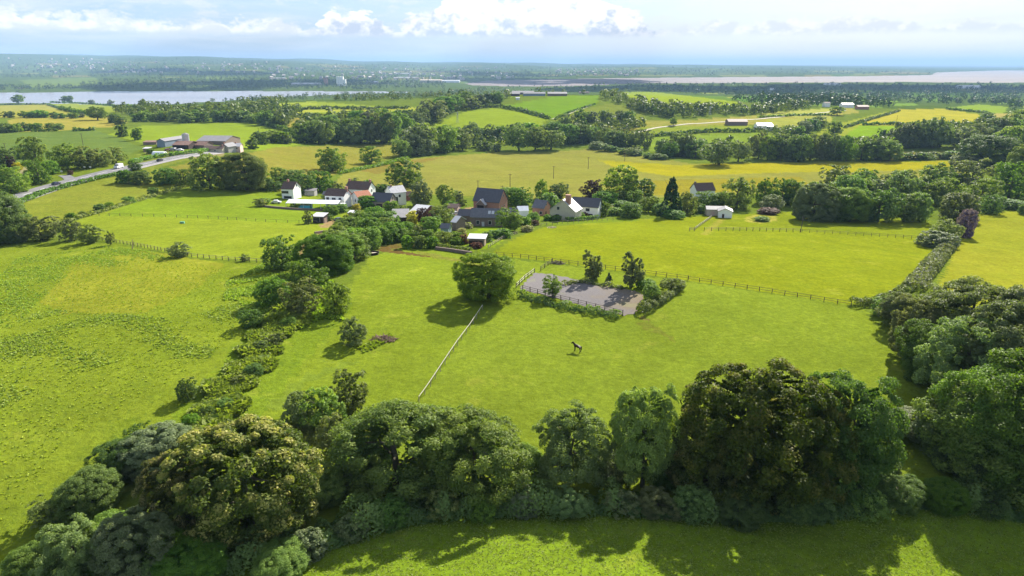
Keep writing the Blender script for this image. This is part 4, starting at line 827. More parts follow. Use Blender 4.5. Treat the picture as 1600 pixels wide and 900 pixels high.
# ---------------------------------------------------------------- trees of the hamlet
VG = 'trees and shrubs of the hamlet gardens'
for a in [
 ('oak', 632, 292, 40, 50, 'large dark oak rising behind the white house with grey roof'),
 ('oak', 520, 268, 38, 44, 'broad oak alone on the field boundary behind the hamlet'),
 ('oak', 580, 256, 26, 30, 'smaller oak alone on the field boundary beyond the broad one'),
 ('bright', 630, 247, 30, 30, 'pale rounded tree at the end of the field boundary hedge'),
 ('willow', 658, 322, 38, 32, 'grey green tree beside the white house with grey roof'),
 ('bright', 697, 322, 34, 32, 'pale yellow green tree behind the timber barn'),
 ('willow', 716, 318, 20, 16, 'small grey green tree between pale tree and brick barn'),
 ('bright', 797, 362, 36, 44, 'bright green spreading tree at the end of the garden lawn'),
 ('golden', 645, 350, 20, 18, 'golden yellow shrub in front of the grey roofed stable'),
 ('golden', 557, 332, 14, 13, 'pale yellow rounded bush below the orange roofed house'),
 ('copper', 662, 352, 28, 20, 'dark red bush beside the timber barn wall'),
 ('shrub', 635, 366, 20, 28, 'dark green tree below the golden yellow shrub'),
 ('thorn', 690, 352, 30, 36, 'grey green bushy tree among sheds, beside the stone shed'),
 ('shrub', 672, 362, 24, 28, 'green garden tree beside the little blue shed'),
 ('dark', 607, 381, 28, 34, 'dark tree at the bare earth gateway of the paddock'),
 ('shrub', 637, 388, 20, 18, 'round clipped bush at the paddock edge, next to the gateway'),
 ('shrub', 655, 388, 20, 20, 'lighter round bush at the paddock edge, second from the gateway'),
 ('shrub', 675, 388, 18, 20, 'garden bush at the paddock edge, third from the gateway'),
 ('thorn', 695, 383, 22, 26, 'bronze tinted bush above the low garden wall'),
 ('bright', 665, 375, 16, 16, 'light green garden bush behind the paddock edge bushes'),
 ('rust', 725, 381, 14, 18, 'russet shrub beside the open white roofed shelter'),
 ('rust', 745, 388, 10, 16, 'reddish shrub in front of the open white roofed shelter'),
 ('shrub', 762, 378, 16, 16, 'dark shrub behind the open white roofed shelter'),
 ('shrub', 775, 372, 14, 22, 'dark low shrub between shelter and bright spreading tree'),
 ('cream', 730, 357, 9, 16, 'cream flowering bush in front of the stone shed'),
 ('cream', 722, 365, 9, 12, 'white flowering bush by the little blue shed'),
 ('thorn', 745, 352, 8, 14, 'small grey shrub against the long slate cottage, toward the stone shed'),
 ('thorn', 765, 352, 8, 14, 'small dark shrub against the middle of the long slate cottage'),
 ('shrub', 705, 327, 12, 18, 'green hedge bush beside the gravel yard'),
 ('thorn', 722, 322, 10, 14, 'straggly bush by the gravel yard wall'),
 ('shrub', 795, 318, 26, 36, 'dark shrubby tree behind the brick barn gable'),
 ('dark', 815, 322, 30, 34, 'dark tree behind the white garden tunnel'),
 ('oak', 846, 310, 30, 22, 'upright tree rising behind the small slate cottage'),
 ('shrub', 858, 325, 24, 24, 'mid green tree beside the tall brick chimney'),
 ('dark', 872, 310, 26, 30, 'dark tree behind the white cottage wing'),
 ('shrub', 833, 346, 14, 18, 'leafy bush in front of the small slate cottage'),
 ('shrub', 818, 352, 14, 20, 'leafy bush in front of the white garden tunnel'),
 ('rust', 836, 352, 8, 12, 'pinkish shrub on the garden corner by the paddock'),
 ('cream', 823, 362, 10, 20, 'pale flowering bank bush at the paddock corner'),
 ('shrub', 856, 345, 10, 14, 'dark bush against the cream gable'),
 ('shrub', 870, 345, 9, 14, 'green bush under the cream gable windows'),
 ('shrub', 903, 341, 10, 18, 'dark bush between cream gable and white wall'),
 ('rust', 914, 341, 9, 12, 'reddish bush against the white cottage wall'),
 ('dark', 943, 338, 22, 18, 'dark bush beside the white cottage gable'),
 ('copper', 923, 310, 30, 36, 'dark purple beech behind the white cottage'),
 ('oak', 967, 312, 50, 54, 'tallest rounded oak of the wood behind the white cottage'),
 ('dark', 1000, 312, 36, 48, 'dark oak of the wood behind the white cottage, lower'),
 ('shrub', 945, 318, 20, 36, 'green shrubby tree in front of the purple beech'),
 ('bright', 1013, 332, 26, 32, 'bright green tree beside the dark fir'),
 ('shrub', 985, 340, 24, 36, 'dark rounded shrub at the paddock edge'),
 ('fir', 1047, 338, 62, 38, 'tall dark pointed fir beside the pasture'),
 ('thorn', 1073, 335, 36, 30, 'olive tree beside the dark fir'),
 ('shrub', 1052, 342, 14, 32, 'low shrubs mound under the dark fir'),
 ('shrub', 1095, 333, 14, 18, 'small bush beside the pale field stable'),
 ('dark', 1105, 322, 24, 40, 'dark shrub mass in front of the white house with brown roof'),
 ('oak', 1150, 326, 50, 54, 'big rounded tree behind the pale field stable'),
 ('dark', 1193, 318, 42, 30, 'dark tree beside the big rounded tree, over the mown ring'),
 ('dark', 1222, 320, 44, 36, 'dark upright tree behind the mown ring'),
 ('willow', 1205, 330, 26, 34, 'grey green bush between the trees over the mown ring'),
 ('rust', 1200, 335, 8, 30, 'reddish low shrubs behind the mown ring'),
 ('shrub', 1190, 346, 7, 20, 'small island bush inside the mown ring'),
 ('shrub', 975, 325, 10, 30, 'clipped bush in the white cottage garden'),
 ('cream', 953, 332, 10, 16, 'pale flowering bush in the white cottage garden'),
 ('dark', 475, 303, 36, 40, 'dark tree directly behind the inn terrace'),
 ('dark', 500, 300, 34, 36, 'dark tree behind the long white house'),
 ('dark', 450, 292, 22, 30, 'dark tree behind the inn'),
 ('dark', 428, 298, 22, 34, 'dark tree on the field edge beside the inn'),
 ('shrub', 460, 285, 20, 30, 'green tree top behind the inn roof'),
 ('thorn', 553, 288, 10, 16, 'small tree on the field edge behind the brown farmhouse roof'),
 ('shrub', 576, 292, 11, 14, 'small bush on the field edge behind the slate barn'),
 ('shrub', 518, 336, 16, 26, 'green bush below the long white house'),
 ('shrub', 532, 332, 14, 20, 'green bush beside the orange roofed house'),
 ('dark', 516, 345, 10, 12, 'dark small bush at the brown cabin end'),
 ('thorn', 540, 348, 12, 10, 'small bush by the pink drive'),
 ('bright', 461, 326, 10, 14, 'small bush in front of the inn canopy'),
 ('shrub', 575, 325, 20, 26, 'green tree under the orange roofed house windows'),
 ('shrub', 610, 330, 16, 22, 'green tree in front of the black slate barn'),
 ('shrub', 600, 346, 12, 18, 'small garden bush between slate barn and lane trees'), ('bright', 592, 338, 14, 18, 'light green garden tree below the slate barn'),
 ('thorn', 628, 336, 14, 20, 'greyish garden tree between tall white house and timber barn'), ('shrub', 700, 347, 14, 22, 'green garden bush beside the dark slate wing'),
 ('dark', 685, 340, 16, 20, 'dark garden bush beyond the timber barn gable'), ('bright', 712, 372, 10, 18, 'light bush beside the lawn edge'), ('shrub', 690, 376, 14, 20, 'green bush below the blue shed'),
 ('dark', 648, 376, 16, 20, 'dark garden bush between golden shrub and round clipped bush'), ('shrub', 400, 292, 18, 26, 'green bush on the field edge behind the smooth paddock'), ('oak', 412, 296, 26, 30, 'green tree on the field edge, beyond the twiggy bush'),
 ('thorn', 525, 300, 16, 22, 'greyish tree between long white house and inn trees'), ('shrub', 598, 300, 12, 22, 'green bush behind the slate barn roof'), ('shrub', 963, 336, 12, 22, 'mounded bush in the garden before the clipped square hedge'),
 ('bright', 972, 316, 18, 22, 'light green tree under the tallest rounded oak'), ('dark', 780, 340, 12, 16, 'dark bush at the end of the long slate cottage'),
 ('shrub', 545, 368, 30, 38, 'leafy lane tree by the curving retaining wall, toward the paddock'), ('oak', 562, 356, 28, 36, 'rounded lane tree nearest the pink drive hut'), ('shrub', 586, 348, 26, 36, 'spreading lane tree below the orange roofed house'),
 ('oak', 604, 366, 24, 36, 'spreading lane tree in front of the grey roofed stable'), ('shrub', 577, 372, 34, 38, 'thick lane tree in the middle of the overgrown lane'), ('shrub', 622, 378, 24, 30, 'leafy tree just above the bare earth gateway'),
 ('oak', 528, 384, 36, 40, 'lane tree by the end of the pink earth track'), ('shrub', 560, 390, 34, 44, 'thick leafy tree on the paddock side of the lane'), ('shrub', 592, 380, 28, 36, 'leafy tree above the feed trough'),
 ('thorn', 655, 366, 14, 20, 'greyish garden shrub under the golden shrub'), ('shrub', 668, 374, 16, 20, 'thick garden shrub below the dark red bush'), ('dark', 681, 356, 18, 22, 'dark garden tree beside the dark red bush'), ('bright', 698, 372, 10, 16, 'light green garden shrub in front of the blue shed'),
 ('shrub', 712, 383, 12, 22, 'low garden shrub over the trimmed brown hedge'), ('shrub', 786, 372, 14, 22, 'bush filling the corner by the bright spreading tree'), ('shrub', 805, 352, 16, 24, 'bush beside the bright spreading tree, toward the white tunnel'),
 ('dark', 842, 326, 16, 22, 'dark bush between the white tunnel and small slate cottage'), ('shrub', 536, 316, 10, 16, 'bush between the long white and orange roofed houses'), ('oak', 438, 290, 26, 34, 'green tree beyond the inn gable'),
 ('shrub', 412, 318, 8, 20, 'low bush on the terrace wall end'), ('dark', 510, 316, 12, 16, 'dark shrub on the terrace beside the long white house'), ('bright', 990, 318, 22, 30, 'light green tree in front of the lower dark oak'), ('shrub', 1030, 335, 18, 26, 'rounded bush between bright tree and dark fir'),
 ('shrub', 1125, 322, 22, 30, 'green tree between hidden white house and big rounded tree'), ('oak', 1245, 322, 40, 40, 'leafy tree between mown ring and the paddock wood'),
]: T(*a, group=VG)

# ---------------------------------------------------------------- wood and hedge beyond the long paddock
row('tree', 'in front of the paddock wood', [(1255, 345), (1330, 346), (1400, 345), (1448, 342)], 7, (56, 50), .95, ['oak', 'dark', 'shrub', 'thorn'], 'trees of the wood beyond the long paddock', 6, 5)
row('tree', 'in the middle of the paddock wood', [(1275, 322), (1350, 318), (1430, 322), (1490, 318)], 8, (44, 46), 1.0, ['oak', 'thorn', 'shrub', 'ash'], 'trees of the wood beyond the long paddock', 6, 6)
row('tree', 'at the back of the paddock wood', [(1300, 300), (1380, 300), (1450, 300), (1540, 305)], 7, (34, 44), 1.1, ['thorn', 'oak', 'shrub'], 'trees of the wood beyond the long paddock', 5, 7)
RH = 'bushes of the grey hedge line between the two pastures'
for a in [
 ('silver', 1495, 345, 46, 56, 'big silvery willow bush where the grey hedge meets the wood'),
 ('purple', 1505, 371, 46, 27, 'purple flowering lilac bush in the hedge line'),
 ('thorn', 1478, 375, 32, 46, 'yellowish rounded bush before the purple lilac'),
 ('silver', 1462, 385, 24, 50, 'grey green spreading bush at the fence end before the purple lilac'),
 ('dark', 1545, 334, 32, 36, 'round dark tree casting an oval shadow at the yellow pasture edge'),
 ('shrub', 1580, 326, 12, 40, 'low hedge bushes along the yellow pasture top'),
 ('dark', 1598, 335, 16, 16, 'dark bush cut by the frame on the yellow pasture edge'),
 ('oak', 1530, 322, 40, 50, 'green tree above the silvery willow bush'),
 ('dark', 1575, 310, 60, 56, 'tall dark tree beside the frame edge, behind the pole'),
 ('oak', 1600, 290, 66, 60, 'tall dark oak cut by the frame edge'),
 ('dark', 1545, 262, 52, 74, 'big dark spreading tree at the end of the bright crop'),
 ('willow', 1505, 262, 22, 40, 'pale bush beside the big dark spreading tree'),
 ('oak', 1590, 250, 50, 60, 'tree cut by the frame edge beyond the bright crop'),
]: T(*a, group=RH)
hedge([(1425, 455), (1448, 425), (1468, 402), (1488, 378)], 2.0, 5.0, 'silver', 'pale grey flowering hedge between the long paddock and the yellow pasture', lump=.25)
hedge([(1330, 478), (1360, 476), (1395, 465), (1425, 452)], 1.6, 2.6, 'thorn', 'short scrubby hedge from the paddock fence to the corner wood')

# ---------------------------------------------------------------- lane and road side
LR = 'trees and bushes beside the main road'
for a in [
 ('oak', 330, 296, 58, 58, 'dark oak, first of the tall pair in the paddock corner by the road'),
 ('oak', 386, 298, 62, 66, 'broad dark oak, second of the tall pair in the paddock corner'),
 ('dark', 288, 290, 26, 30, 'bushy tree beside the tall oak pair, toward the road'),
 ('shrub', 262, 288, 26, 36, 'yellowish bushy tree on the road hedge beside the tall oak pair'),
 ('shrub', 220, 288, 22, 34, 'bushy tree on the road hedge, opposite the white van'),
 ('shrub', 195, 286, 20, 24, 'smaller bush on the road hedge, opposite the white van'),
 ('dark', 212, 266, 12, 22, 'dark bush on the verge by the white van'),
 ('dark', 62, 288, 42, 34, 'pointed dark tree on the road verge'),
 ('oak', 18, 300, 42, 52, 'rounded tree beside the road, below the frame edge house drive'),
 ('dark', 8, 262, 34, 34, 'dark tree at the frame edge, beyond the drive'),
 ('oak', 56, 256, 40, 40, 'rounded tree at the edge of the green wheat'),
 ('oak', 105, 264, 40, 44, 'rounded tree in the roadside belt under the wheat'),
 ('copper', 20, 266, 22, 16, 'copper coloured tree by the frame edge drive'),
 ('golden', 28, 266, 12, 12, 'orange flowering bush by the frame edge drive'),
 ('shrub', 80, 272, 22, 26, 'small green tree behind the pointed dark tree'),
 ('dark', 37, 248, 22, 26, 'dark tree behind the copper coloured tree'),
 ('thorn', 135, 263, 32, 40, 'pale olive tree in the roadside belt, first of three'),
 ('thorn', 160, 260, 28, 34, 'pale olive tree in the roadside belt, second of three'),
 ('thorn', 182, 255, 24, 26, 'pale olive tree in the roadside belt, third of three'),
 ('rust', 110, 273, 7, 9, 'red shrub at the side road mouth'),
 ('dark', 192, 214, 20, 16, 'tall thin tree on the wheat field boundary'),
 ('dark', 214, 219, 18, 16, 'second thin tree on the wheat field boundary, nearer the farm'),
 ('dark', 395, 233, 18, 20, 'dark bush at the end of the pink farmhouse'),
 ('dark', 411, 226, 18, 16, 'dark tree in the field beyond the pink farmhouse'),
 ('shrub', 236, 240, 8, 12, 'small bush beside the white farm tent'),
]: T(*a, group=LR)
hedge([(30, 318), (70, 302), (110, 291), (150, 281), (190, 272)], 1.8, 3.0, 'shrub', 'clipped green hedge along the near side of the main road', lump=.2)
hedge([(205, 256), (240, 247), (290, 241), (345, 234)], 2.2, 3.0, 'shrub', 'green hedge between the main road and the farmyard', lump=.2)
hedge([(40, 366), (110, 345), (170, 328), (240, 306), (290, 292)], 1.0, 2.4, 'thorn', 'low weedy bank hedge dividing the two upper paddocks', lump=.5)
hedge([(530, 272), (560, 266), (600, 258), (640, 246)], 1.8, 3.5, 'shrub', 'low field boundary hedge between the two lone oaks')
hedge([(683, 388), (715, 391), (737, 395)], 1.4, 1.6, 'thorn', 'trimmed brown topped garden hedge along the paddock top', lump=.1)
hedge([(885, 346), (905, 345), (935, 342)], 1.6, 2.0, 'shrub', 'clipped bright hedge in front of the white cottage', lump=.08)
hedge([(942, 326), (965, 324), (985, 323)], 1.8, 2.4, 'shrub', 'clipped square hedge in the garden beside the white cottage', lump=.08)
hedge([(1265, 344), (1300, 336), (1400, 338), (1450, 336)], 2.5, 5, 'dark', 'dark undergrowth along the foot of the paddock wood', name='undergrowth_bank')
hedge([(1062, 449), (1045, 463), (1020, 480), (1000, 490)], 1.5, 2.6, 'thorn', 'unkempt hedge closing the end of the riding arena', lump=.5)
hedge([(812, 462), (850, 474), (900, 484), (950, 492), (968, 496)], 1.0, 2.6, 'shrub', 'low bramble bank in front of the arena fence', lump=.6)
hedge([(880, 446), (905, 441), (940, 446), (975, 452)], .8, 1.6, 'thorn', 'scrappy weeds along the back of the riding arena', lump=.7, name='weed_bank', cat='weeds')

# ---------------------------------------------------------------- belts of trees behind the crops
row('tree', 'in the belt behind the brown crop', [(462, 226), (520, 224), (570, 224), (615, 222)], 11, (34, 44), .95, ['oak', 'dark', 'thorn', 'ash', 'willow'], 'trees of the belt behind the brown crop', 6, 11)
row('tree', 'high in the wood behind the brown crop', [(495, 206), (550, 200), (600, 200)], 6, (26, 26), 1.0, ['oak', 'dark', 'shrub'], 'trees of the belt behind the brown crop', 5, 12)
row('tree', 'at the brown crop boundary end', [(640, 243), (672, 238), (705, 236), (735, 233)], 6, (46, 38), .95, ['oak', 'bright', 'oak', 'dark'], 'trees at the brown crop boundary', 5, 13)
row('tree', 'beside the grassy hill field', [(622, 212), (660, 196), (700, 178), (745, 166), (790, 158)], 15, (34, 14), 1.1, ['oak', 'dark', 'willow', 'shrub'], 'trees beside the grassy hill field', 6, 14)
row('tree', 'under the grassy hill field', [(690, 216), (740, 218), (790, 216), (850, 214), (890, 208)], 12, (24, 18), 1.0, ['oak', 'dark', 'shrub'], 'trees under the grassy hill field', 4, 15)
for a in [('lone', 811, 236, 38, 38, 'first of three dark oaks on the edge of the long crop'), ('lone', 836, 235, 36, 36, 'second of three dark oaks on the edge of the long crop'), ('lone', 861, 234, 30, 38, 'third of three dark oaks on the edge of the long crop'),
          ('lone', 1123, 258, 38, 50, 'broad dark oak on the bright crop edge, with open shade below'), ('lone', 1153, 253, 32, 32, 'smaller oak beside the broad dark oak of the bright crop'),
          ('dark', 757, 235, 14, 24, 'low dark bush on the crop edge before the three oaks'), ('dark', 775, 237, 12, 18, 'second low dark bush on the crop edge before the three oaks')]: T(*a, group='oaks on the crop edges')
row('tree', 'in the belt above the long crop', [(885, 226), (930, 222), (975, 228), (1010, 234)], 10, (28, 26), 1.05, ['dark', 'oak', 'shrub'], 'trees of the belt above the long crop', 6, 16)
row('tree', 'on the slope above the long crop', [(872, 204), (905, 194), (940, 188), (985, 190)], 9, (22, 14), 1.05, ['dark', 'oak', 'willow'], 'trees on the slope above the long crop', 4, 17)
row('bush', 'of the thick hedge bounding the long crop', [(925, 232), (960, 238), (1000, 245), (1045, 252)], 9, (11, 9), 1.8, ['shrub', 'dark'], 'bushes of the long crop hedge', 2, 18)
row('tree', 'in the clump before the broad dark oak', [(1035, 246), (1060, 243), (1090, 246)], 6, (28, 30), .95, ['dark', 'oak'], 'trees of the clump before the broad oak', 5, 19)
row('tree', 'in the dark belt behind the bright crop', [(1175, 250), (1220, 250), (1270, 250), (1330, 250)], 11, (38, 44), .75, ['dark', 'oak', 'thorn'], 'trees of the dark belt behind the bright crop', 5, 20)
row('tree', 'ending the dark belt behind the bright crop', [(1340, 250), (1372, 250), (1400, 249)], 4, (30, 36), 1.0, ['oak', 'dark', 'shrub'], 'trees of the dark belt behind the bright crop', 4, 21)
row('bush', 'of the hedge at the bright crop end', [(1405, 250), (1440, 250), (1490, 247)], 7, (11, 10), 1.8, ['dark', 'shrub'], 'bushes of the bright crop hedge', 2, 22)
row('tree', 'in the pale group above the bright crop', [(1405, 230), (1440, 226), (1475, 232)], 6, (36, 40), .95, ['willow', 'oak', 'ash'], 'trees of the pale group above the bright crop', 6, 23)
row('tree', 'in the upper wood by the frame edge', [(1500, 232), (1540, 222), (1600, 214)], 7, (34, 34), 1.1, ['oak', 'dark', 'thorn'], 'trees of the upper wood by the frame edge', 6, 24)
row('tree', 'scattered before the far barns', [(1240, 212), (1262, 208), (1285, 196)], 4, (18, 16), 1.2, ['dark', 'oak'], 'trees scattered before the far barns', 5, 25)
for a in [('lone', 1303, 212, 21, 23, 'round oak alone on the slope with its own shadow'), ('lone', 1541, 194, 18, 22, 'round tree at the end of the golden far field'), ('lone', 1308, 180, 14, 18, 'round tree before the far white barns'),
          ('lone', 153, 188, 21, 25, 'round dark oak alone on the tan field by the river'), ('lone', 29, 162, 14, 15, 'spindly tree outlined against the river, on the ridge'), ('dark', 106, 160, 10, 16, 'bushy tree outlined against the river on the ridge'),
          ('dark', 143, 163, 7, 10, 'small bush outlined against the river on the ridge'), ('thorn', 174, 165, 9, 10, 'bare looking bush outlined against the river on the ridge'), ('lone', 1052, 196, 12, 10, 'small lone tree beside the pale far track'),
          ('lone', 940, 202, 9, 10, 'small lone bush in the far tan pasture'), ('dark', 1376, 222, 20, 18, 'bushy tree at the corner of the small bright field')]: T(*a, group='lone far field trees')
row('bush', 'of the hedge between the tan ridge fields', [(10, 184), (50, 184), (110, 184), (140, 185)], 8, (11, 9), 1.7, ['shrub', 'dark'], 'bushes between the tan ridge fields', 2, 26)
row('bush', 'of the hedge above the green wheat', [(2, 207), (30, 206), (60, 204), (95, 202)], 7, (18, 9), 1.5, ['dark', 'shrub'], 'bushes above the green wheat', 2, 27)
row('tree', 'in the near edge of the riverside wood', [(170, 193), (230, 190), (300, 190), (380, 188), (440, 200)], 17, (15, 19), 1.15, ['dark', 'oak', 'shrub'], 'trees of the riverside wood', 5, 28)
row('tree', 'in the hedge behind the far meadow', [(455, 228), (435, 222), (400, 224)], 5, (18, 18), 1.1, ['dark', 'oak'], 'trees behind the far meadow', 3, 29)

# ---------------------------------------------------------------- far hedges and far woods
for i, (pts, hm, wm, lab) in enumerate([
 ([(75, 164), (100, 172), (135, 179)], 4, 6, 'thick dark hedge running down between the two ridge fields'),
 ([(-60, 165), (20, 164), (73, 163)], 3, 5, 'dark hedge on the ridge edge against the river'),
 ([(80, 160), (130, 162), (200, 167), (260, 172)], 3, 5, 'long low hedge on the ridge crest above the river'),
 ([(115, 205), (150, 204)], 3, 4, 'short clipped hedge above the green wheat'),
 ([(50, 206), (90, 205)], 2.5, 4, 'low broken hedge above the green wheat'),
 ([(783, 168), (815, 174), (858, 186)], 4, 6, 'dark straight hedge between the two grassy hill fields'),
 ([(742, 170), (760, 168), (780, 168)], 4, 6, 'short dark hedge at the top of the grassy hill field'),
 ([(460, 172), (510, 170), (560, 171), (640, 170)], 4, 6, 'long thin hedge across the far green fields'),
 ([(452, 181), (480, 181), (500, 183)], 4, 6, 'short thin hedge across the lower far green field'),
 ([(566, 180), (590, 180)], 4, 7, 'short isolated hedge in the far green field'),
 ([(620, 177), (645, 176)], 4, 6, 'stub of hedge by the wood in the far green field'),
 ([(405, 192), (430, 200), (455, 207)], 4, 7, 'dark hedge sloping down to the brown crop wood'),
 ([(1345, 196), (1385, 195), (1430, 196)], 3, 5, 'hedge below the golden far field'),
 ([(1320, 200), (1350, 190), (1405, 174)], 2.5, 4, 'thin hedge along the side of the golden far field'),
 ([(1430, 198), (1480, 197), (1535, 196)], 4, 7, 'bushy hedge at the foot of the golden far field'),
 ([(1185, 184), (1240, 181), (1300, 180)], 2.5, 4, 'hedge between the two pale far meadows'),
 ([(1480, 171), (1520, 175), (1545, 178)], 3, 5, 'hedge under the small far green field'),
 ([(1010, 214), (1060, 210), (1110, 206), (1180, 206)], 3.5, 6, 'broken hedge along the far track fields'),
 ([(868, 186), (890, 176), (930, 163)], 2, 3, 'thin hedge beside the grass track up the hill'),
 ([(1060, 170), (1100, 168), (1160, 172)], 4, 7, 'hedge under the ridge field with the bright grass'),
]): hedge(pts, hm, wm, 'dark', lab, group='far field hedges', lump=.4)

woodland('woodland', [
 ([(175, 172), (230, 168), (300, 172), (420, 164), (470, 176), (450, 200), (400, 194), (330, 188), (220, 190)], 420, 8, 13),
 ([(320, 160), (420, 152), (560, 146), (690, 144), (760, 138), (800, 142), (700, 156), (560, 158), (480, 156), (420, 162)], 480, 7, 12),
 ([(460, 200), (500, 190), (560, 186), (640, 188), (610, 210), (500, 222), (462, 222)], 170, 8, 14),
 ([(610, 206), (650, 188), (690, 170), (760, 152), (800, 152), (780, 162), (720, 172), (660, 200)], 150, 8, 12),
 ([(690, 216), (760, 216), (880, 204), (1000, 190), (1010, 200), (900, 228), (780, 226), (740, 232)], 190, 7, 11),
 ([(690, 140), (860, 134), (980, 130), (1100, 132), (1110, 140), (960, 148), (870, 150), (800, 146), (700, 150)], 260, 8, 12),
 ([(930, 150), (960, 146), (985, 160), (1060, 170), (1170, 172), (1260, 166), (1270, 172), (1180, 180), (1040, 184), (990, 172)], 300, 8, 12),
 ([(1010, 240), (1090, 232), (1250, 226), (1330, 226), (1400, 236), (1330, 246), (1180, 246), (1060, 246)], 120, 8, 12),
 ([(1410, 200), (1500, 196), (1600, 190), (1600, 240), (1500, 244), (1480, 230)], 130, 6, 11),
 ([(1180, 205), (1280, 192), (1300, 200), (1250, 216), (1190, 214)], 50, 4, 8),
], 'woodmix', 41, 44)
woodland('wooded_plain', [
 ([(980, 132), (1300, 131), (1600, 132), (1750, 132), (1750, 170), (1570, 164), (1480, 164), (1380, 160), (1260, 164), (1160, 150), (1050, 146), (960, 140)], 1500, 9, 15),
 ([(1140, 156), (1250, 150), (1380, 160), (1400, 170), (1300, 168), (1200, 168)], 200, 9, 14),
 ([(1360, 135), (1600, 135), (1600, 141), (1360, 141)], 260, 9, 14),
 ([(1560, 150), (1750, 150), (1750, 196), (1590, 190)], 160, 8, 14),
], 'cloudwood', 42, 30)
woodland('far_bank_woodland', [
 ([(-250, 136), (40, 136), (120, 134), (150, 126), (240, 122), (420, 124), (560, 128), (690, 130), (700, 138), (560, 141), (400, 141), (200, 141.5), (-250, 143)], 1500, 10, 18),
 ([(-300, 118), (300, 116), (700, 118), (860, 116), (850, 122), (720, 124), (690, 132), (500, 126), (240, 121), (150, 121), (-300, 124)], 1500, 10, 18),
 ([(700, 118), (1000, 112), (1000, 119), (860, 121), (760, 124)], 300, 10, 18),
], 'cloudwood', 43, 22)
woodland('hill_woodland', [
 ([(-300, 92), (300, 92), (800, 102), (1460, 108), (1455, 116), (1180, 118), (1000, 119), (700, 117), (300, 115), (-300, 117)], 2600, 12, 24),
], 'cloudwood', 44, 16, .26)

# ---------------------------------------------------------------- ground cover
BR = [(445, 478), (486, 500), (452, 520), (415, 575), (380, 632), (330, 680), (262, 725), (205, 735), (240, 690), (300, 645), (345, 600), (385, 545), (415, 500)]
scatter_stuff('bracken', BR, 15000, .95, .36, 8, 'bracken', 51, ragged=.9)
scatter_stuff('bracken', [(355, 440), (412, 412), (455, 432), (445, 470), (400, 500), (372, 470), (350, 470)], 5000, .45, .26, 7, 'bracken', 52, wob=.25)
scatter_stuff('nettles', [(-40, 470), (30, 400), (120, 392), (160, 384), (280, 398), (260, 412), (120, 420), (60, 470), (20, 520)], 5500, .28, .2, 6, 'bracken', 53, wob=.19)
scatter_stuff('nettles', [(-20, 540), (60, 484), (150, 488), (290, 500), (370, 465), (390, 480), (330, 560), (200, 560), (100, 590), (0, 640)], 8500, .28, .2, 6, 'bracken', 54, wob=.16)
scatter_stuff('rough_grass', [(-300, 1000), (0, 840), (100, 690), (220, 620), (330, 560), (400, 480), (430, 440), (300, 410), (100, 400), (-100, 420)], 9000, .16, .16, 5, 'grass', 55)
scatter_stuff('tall_grass', [(300, 1000), (400, 895), (480, 868), (600, 825), (800, 806), (1100, 812), (1400, 790), (1700, 800), (1900, 1000)], 20000, .10, .09, 4, 'grass', 56)
scatter_stuff('hedge_bottom_grass', [(230, 720), (330, 690), (460, 660), (600, 640), (640, 640), (600, 690), (480, 700), (330, 720)], 4000, .4, .25, 6, 'grass', 57)
scatter_stuff('weeds', [(560, 545), (590, 528), (612, 522), (614, 530), (590, 542), (570, 552)], 170, .35, .28, 6, 'bracken', 58)
scatter_stuff('weeds', [(500, 425), (440, 470), (425, 490), (470, 515), (505, 498), (540, 500), (520, 480), (520, 440)], 2500, .5, .3, 7, 'bracken', 59, wob=.2)

# clouds that stand over the plain, above the frame of the photograph, and shade the far woods
def cloud(x, y, z, L, Wd, hh, seed, rz=0.0):
    rg = np.random.default_rng(seed); b = []; n = 26
    import bmesh
    bm = bmesh.new()
    for i in range(n):
        a = rg.random() * 6.283; r = rg.random() ** .5; px_, py_ = math.cos(a) * r * L / 2, math.sin(a) * r * Wd / 2
        rad = (.12 + .16 * rg.random()) * min(L, Wd) * (1.15 - .5 * r)
        k = len(bm.verts); res = bmesh.ops.create_icosphere(bm, subdivisions=2, radius=rad)
        for v in res['verts']:
            v.co.x += px_; v.co.y += py_; v.co.z = max(-.05 * hh, v.co.z * hh / min(L, Wd) * 2.2) + rg.random() * 6
    me = bpy.data.meshes.new('cloud'); bm.to_mesh(me); bm.free(); me.polygons.foreach_set('use_smooth', [True] * len(me.polygons))
    o = link('cloud', me, CLOUDM); o.location = (x, y, z); o.rotation_euler = (0, 0, rz); return tag(o, kind='stuff')
CLOUDM = material('cloud_white', (.85, .85, .87), 1.0, .03, .002, spec=0)
sh = 1250 / math.tan(SUN_EL)
dx, dy = math.sin(SUN_AZ) * sh, math.cos(SUN_AZ) * sh
for i, (x, y, L, Wd) in enumerate([(900, 3300, 1500, 1300), (2100, 3500, 1500, 1500), (3100, 3000, 1300, 1500), (-1500, 4300, 2300, 1300), (300, 5200, 1400, 1600), (-300, 8000, 3000, 1200), (-3500, 7500, 3000, 1400)]):
    cloud(x + dx, y + dy, 1190, L, Wd, 320, 90 + i, .4 * i)

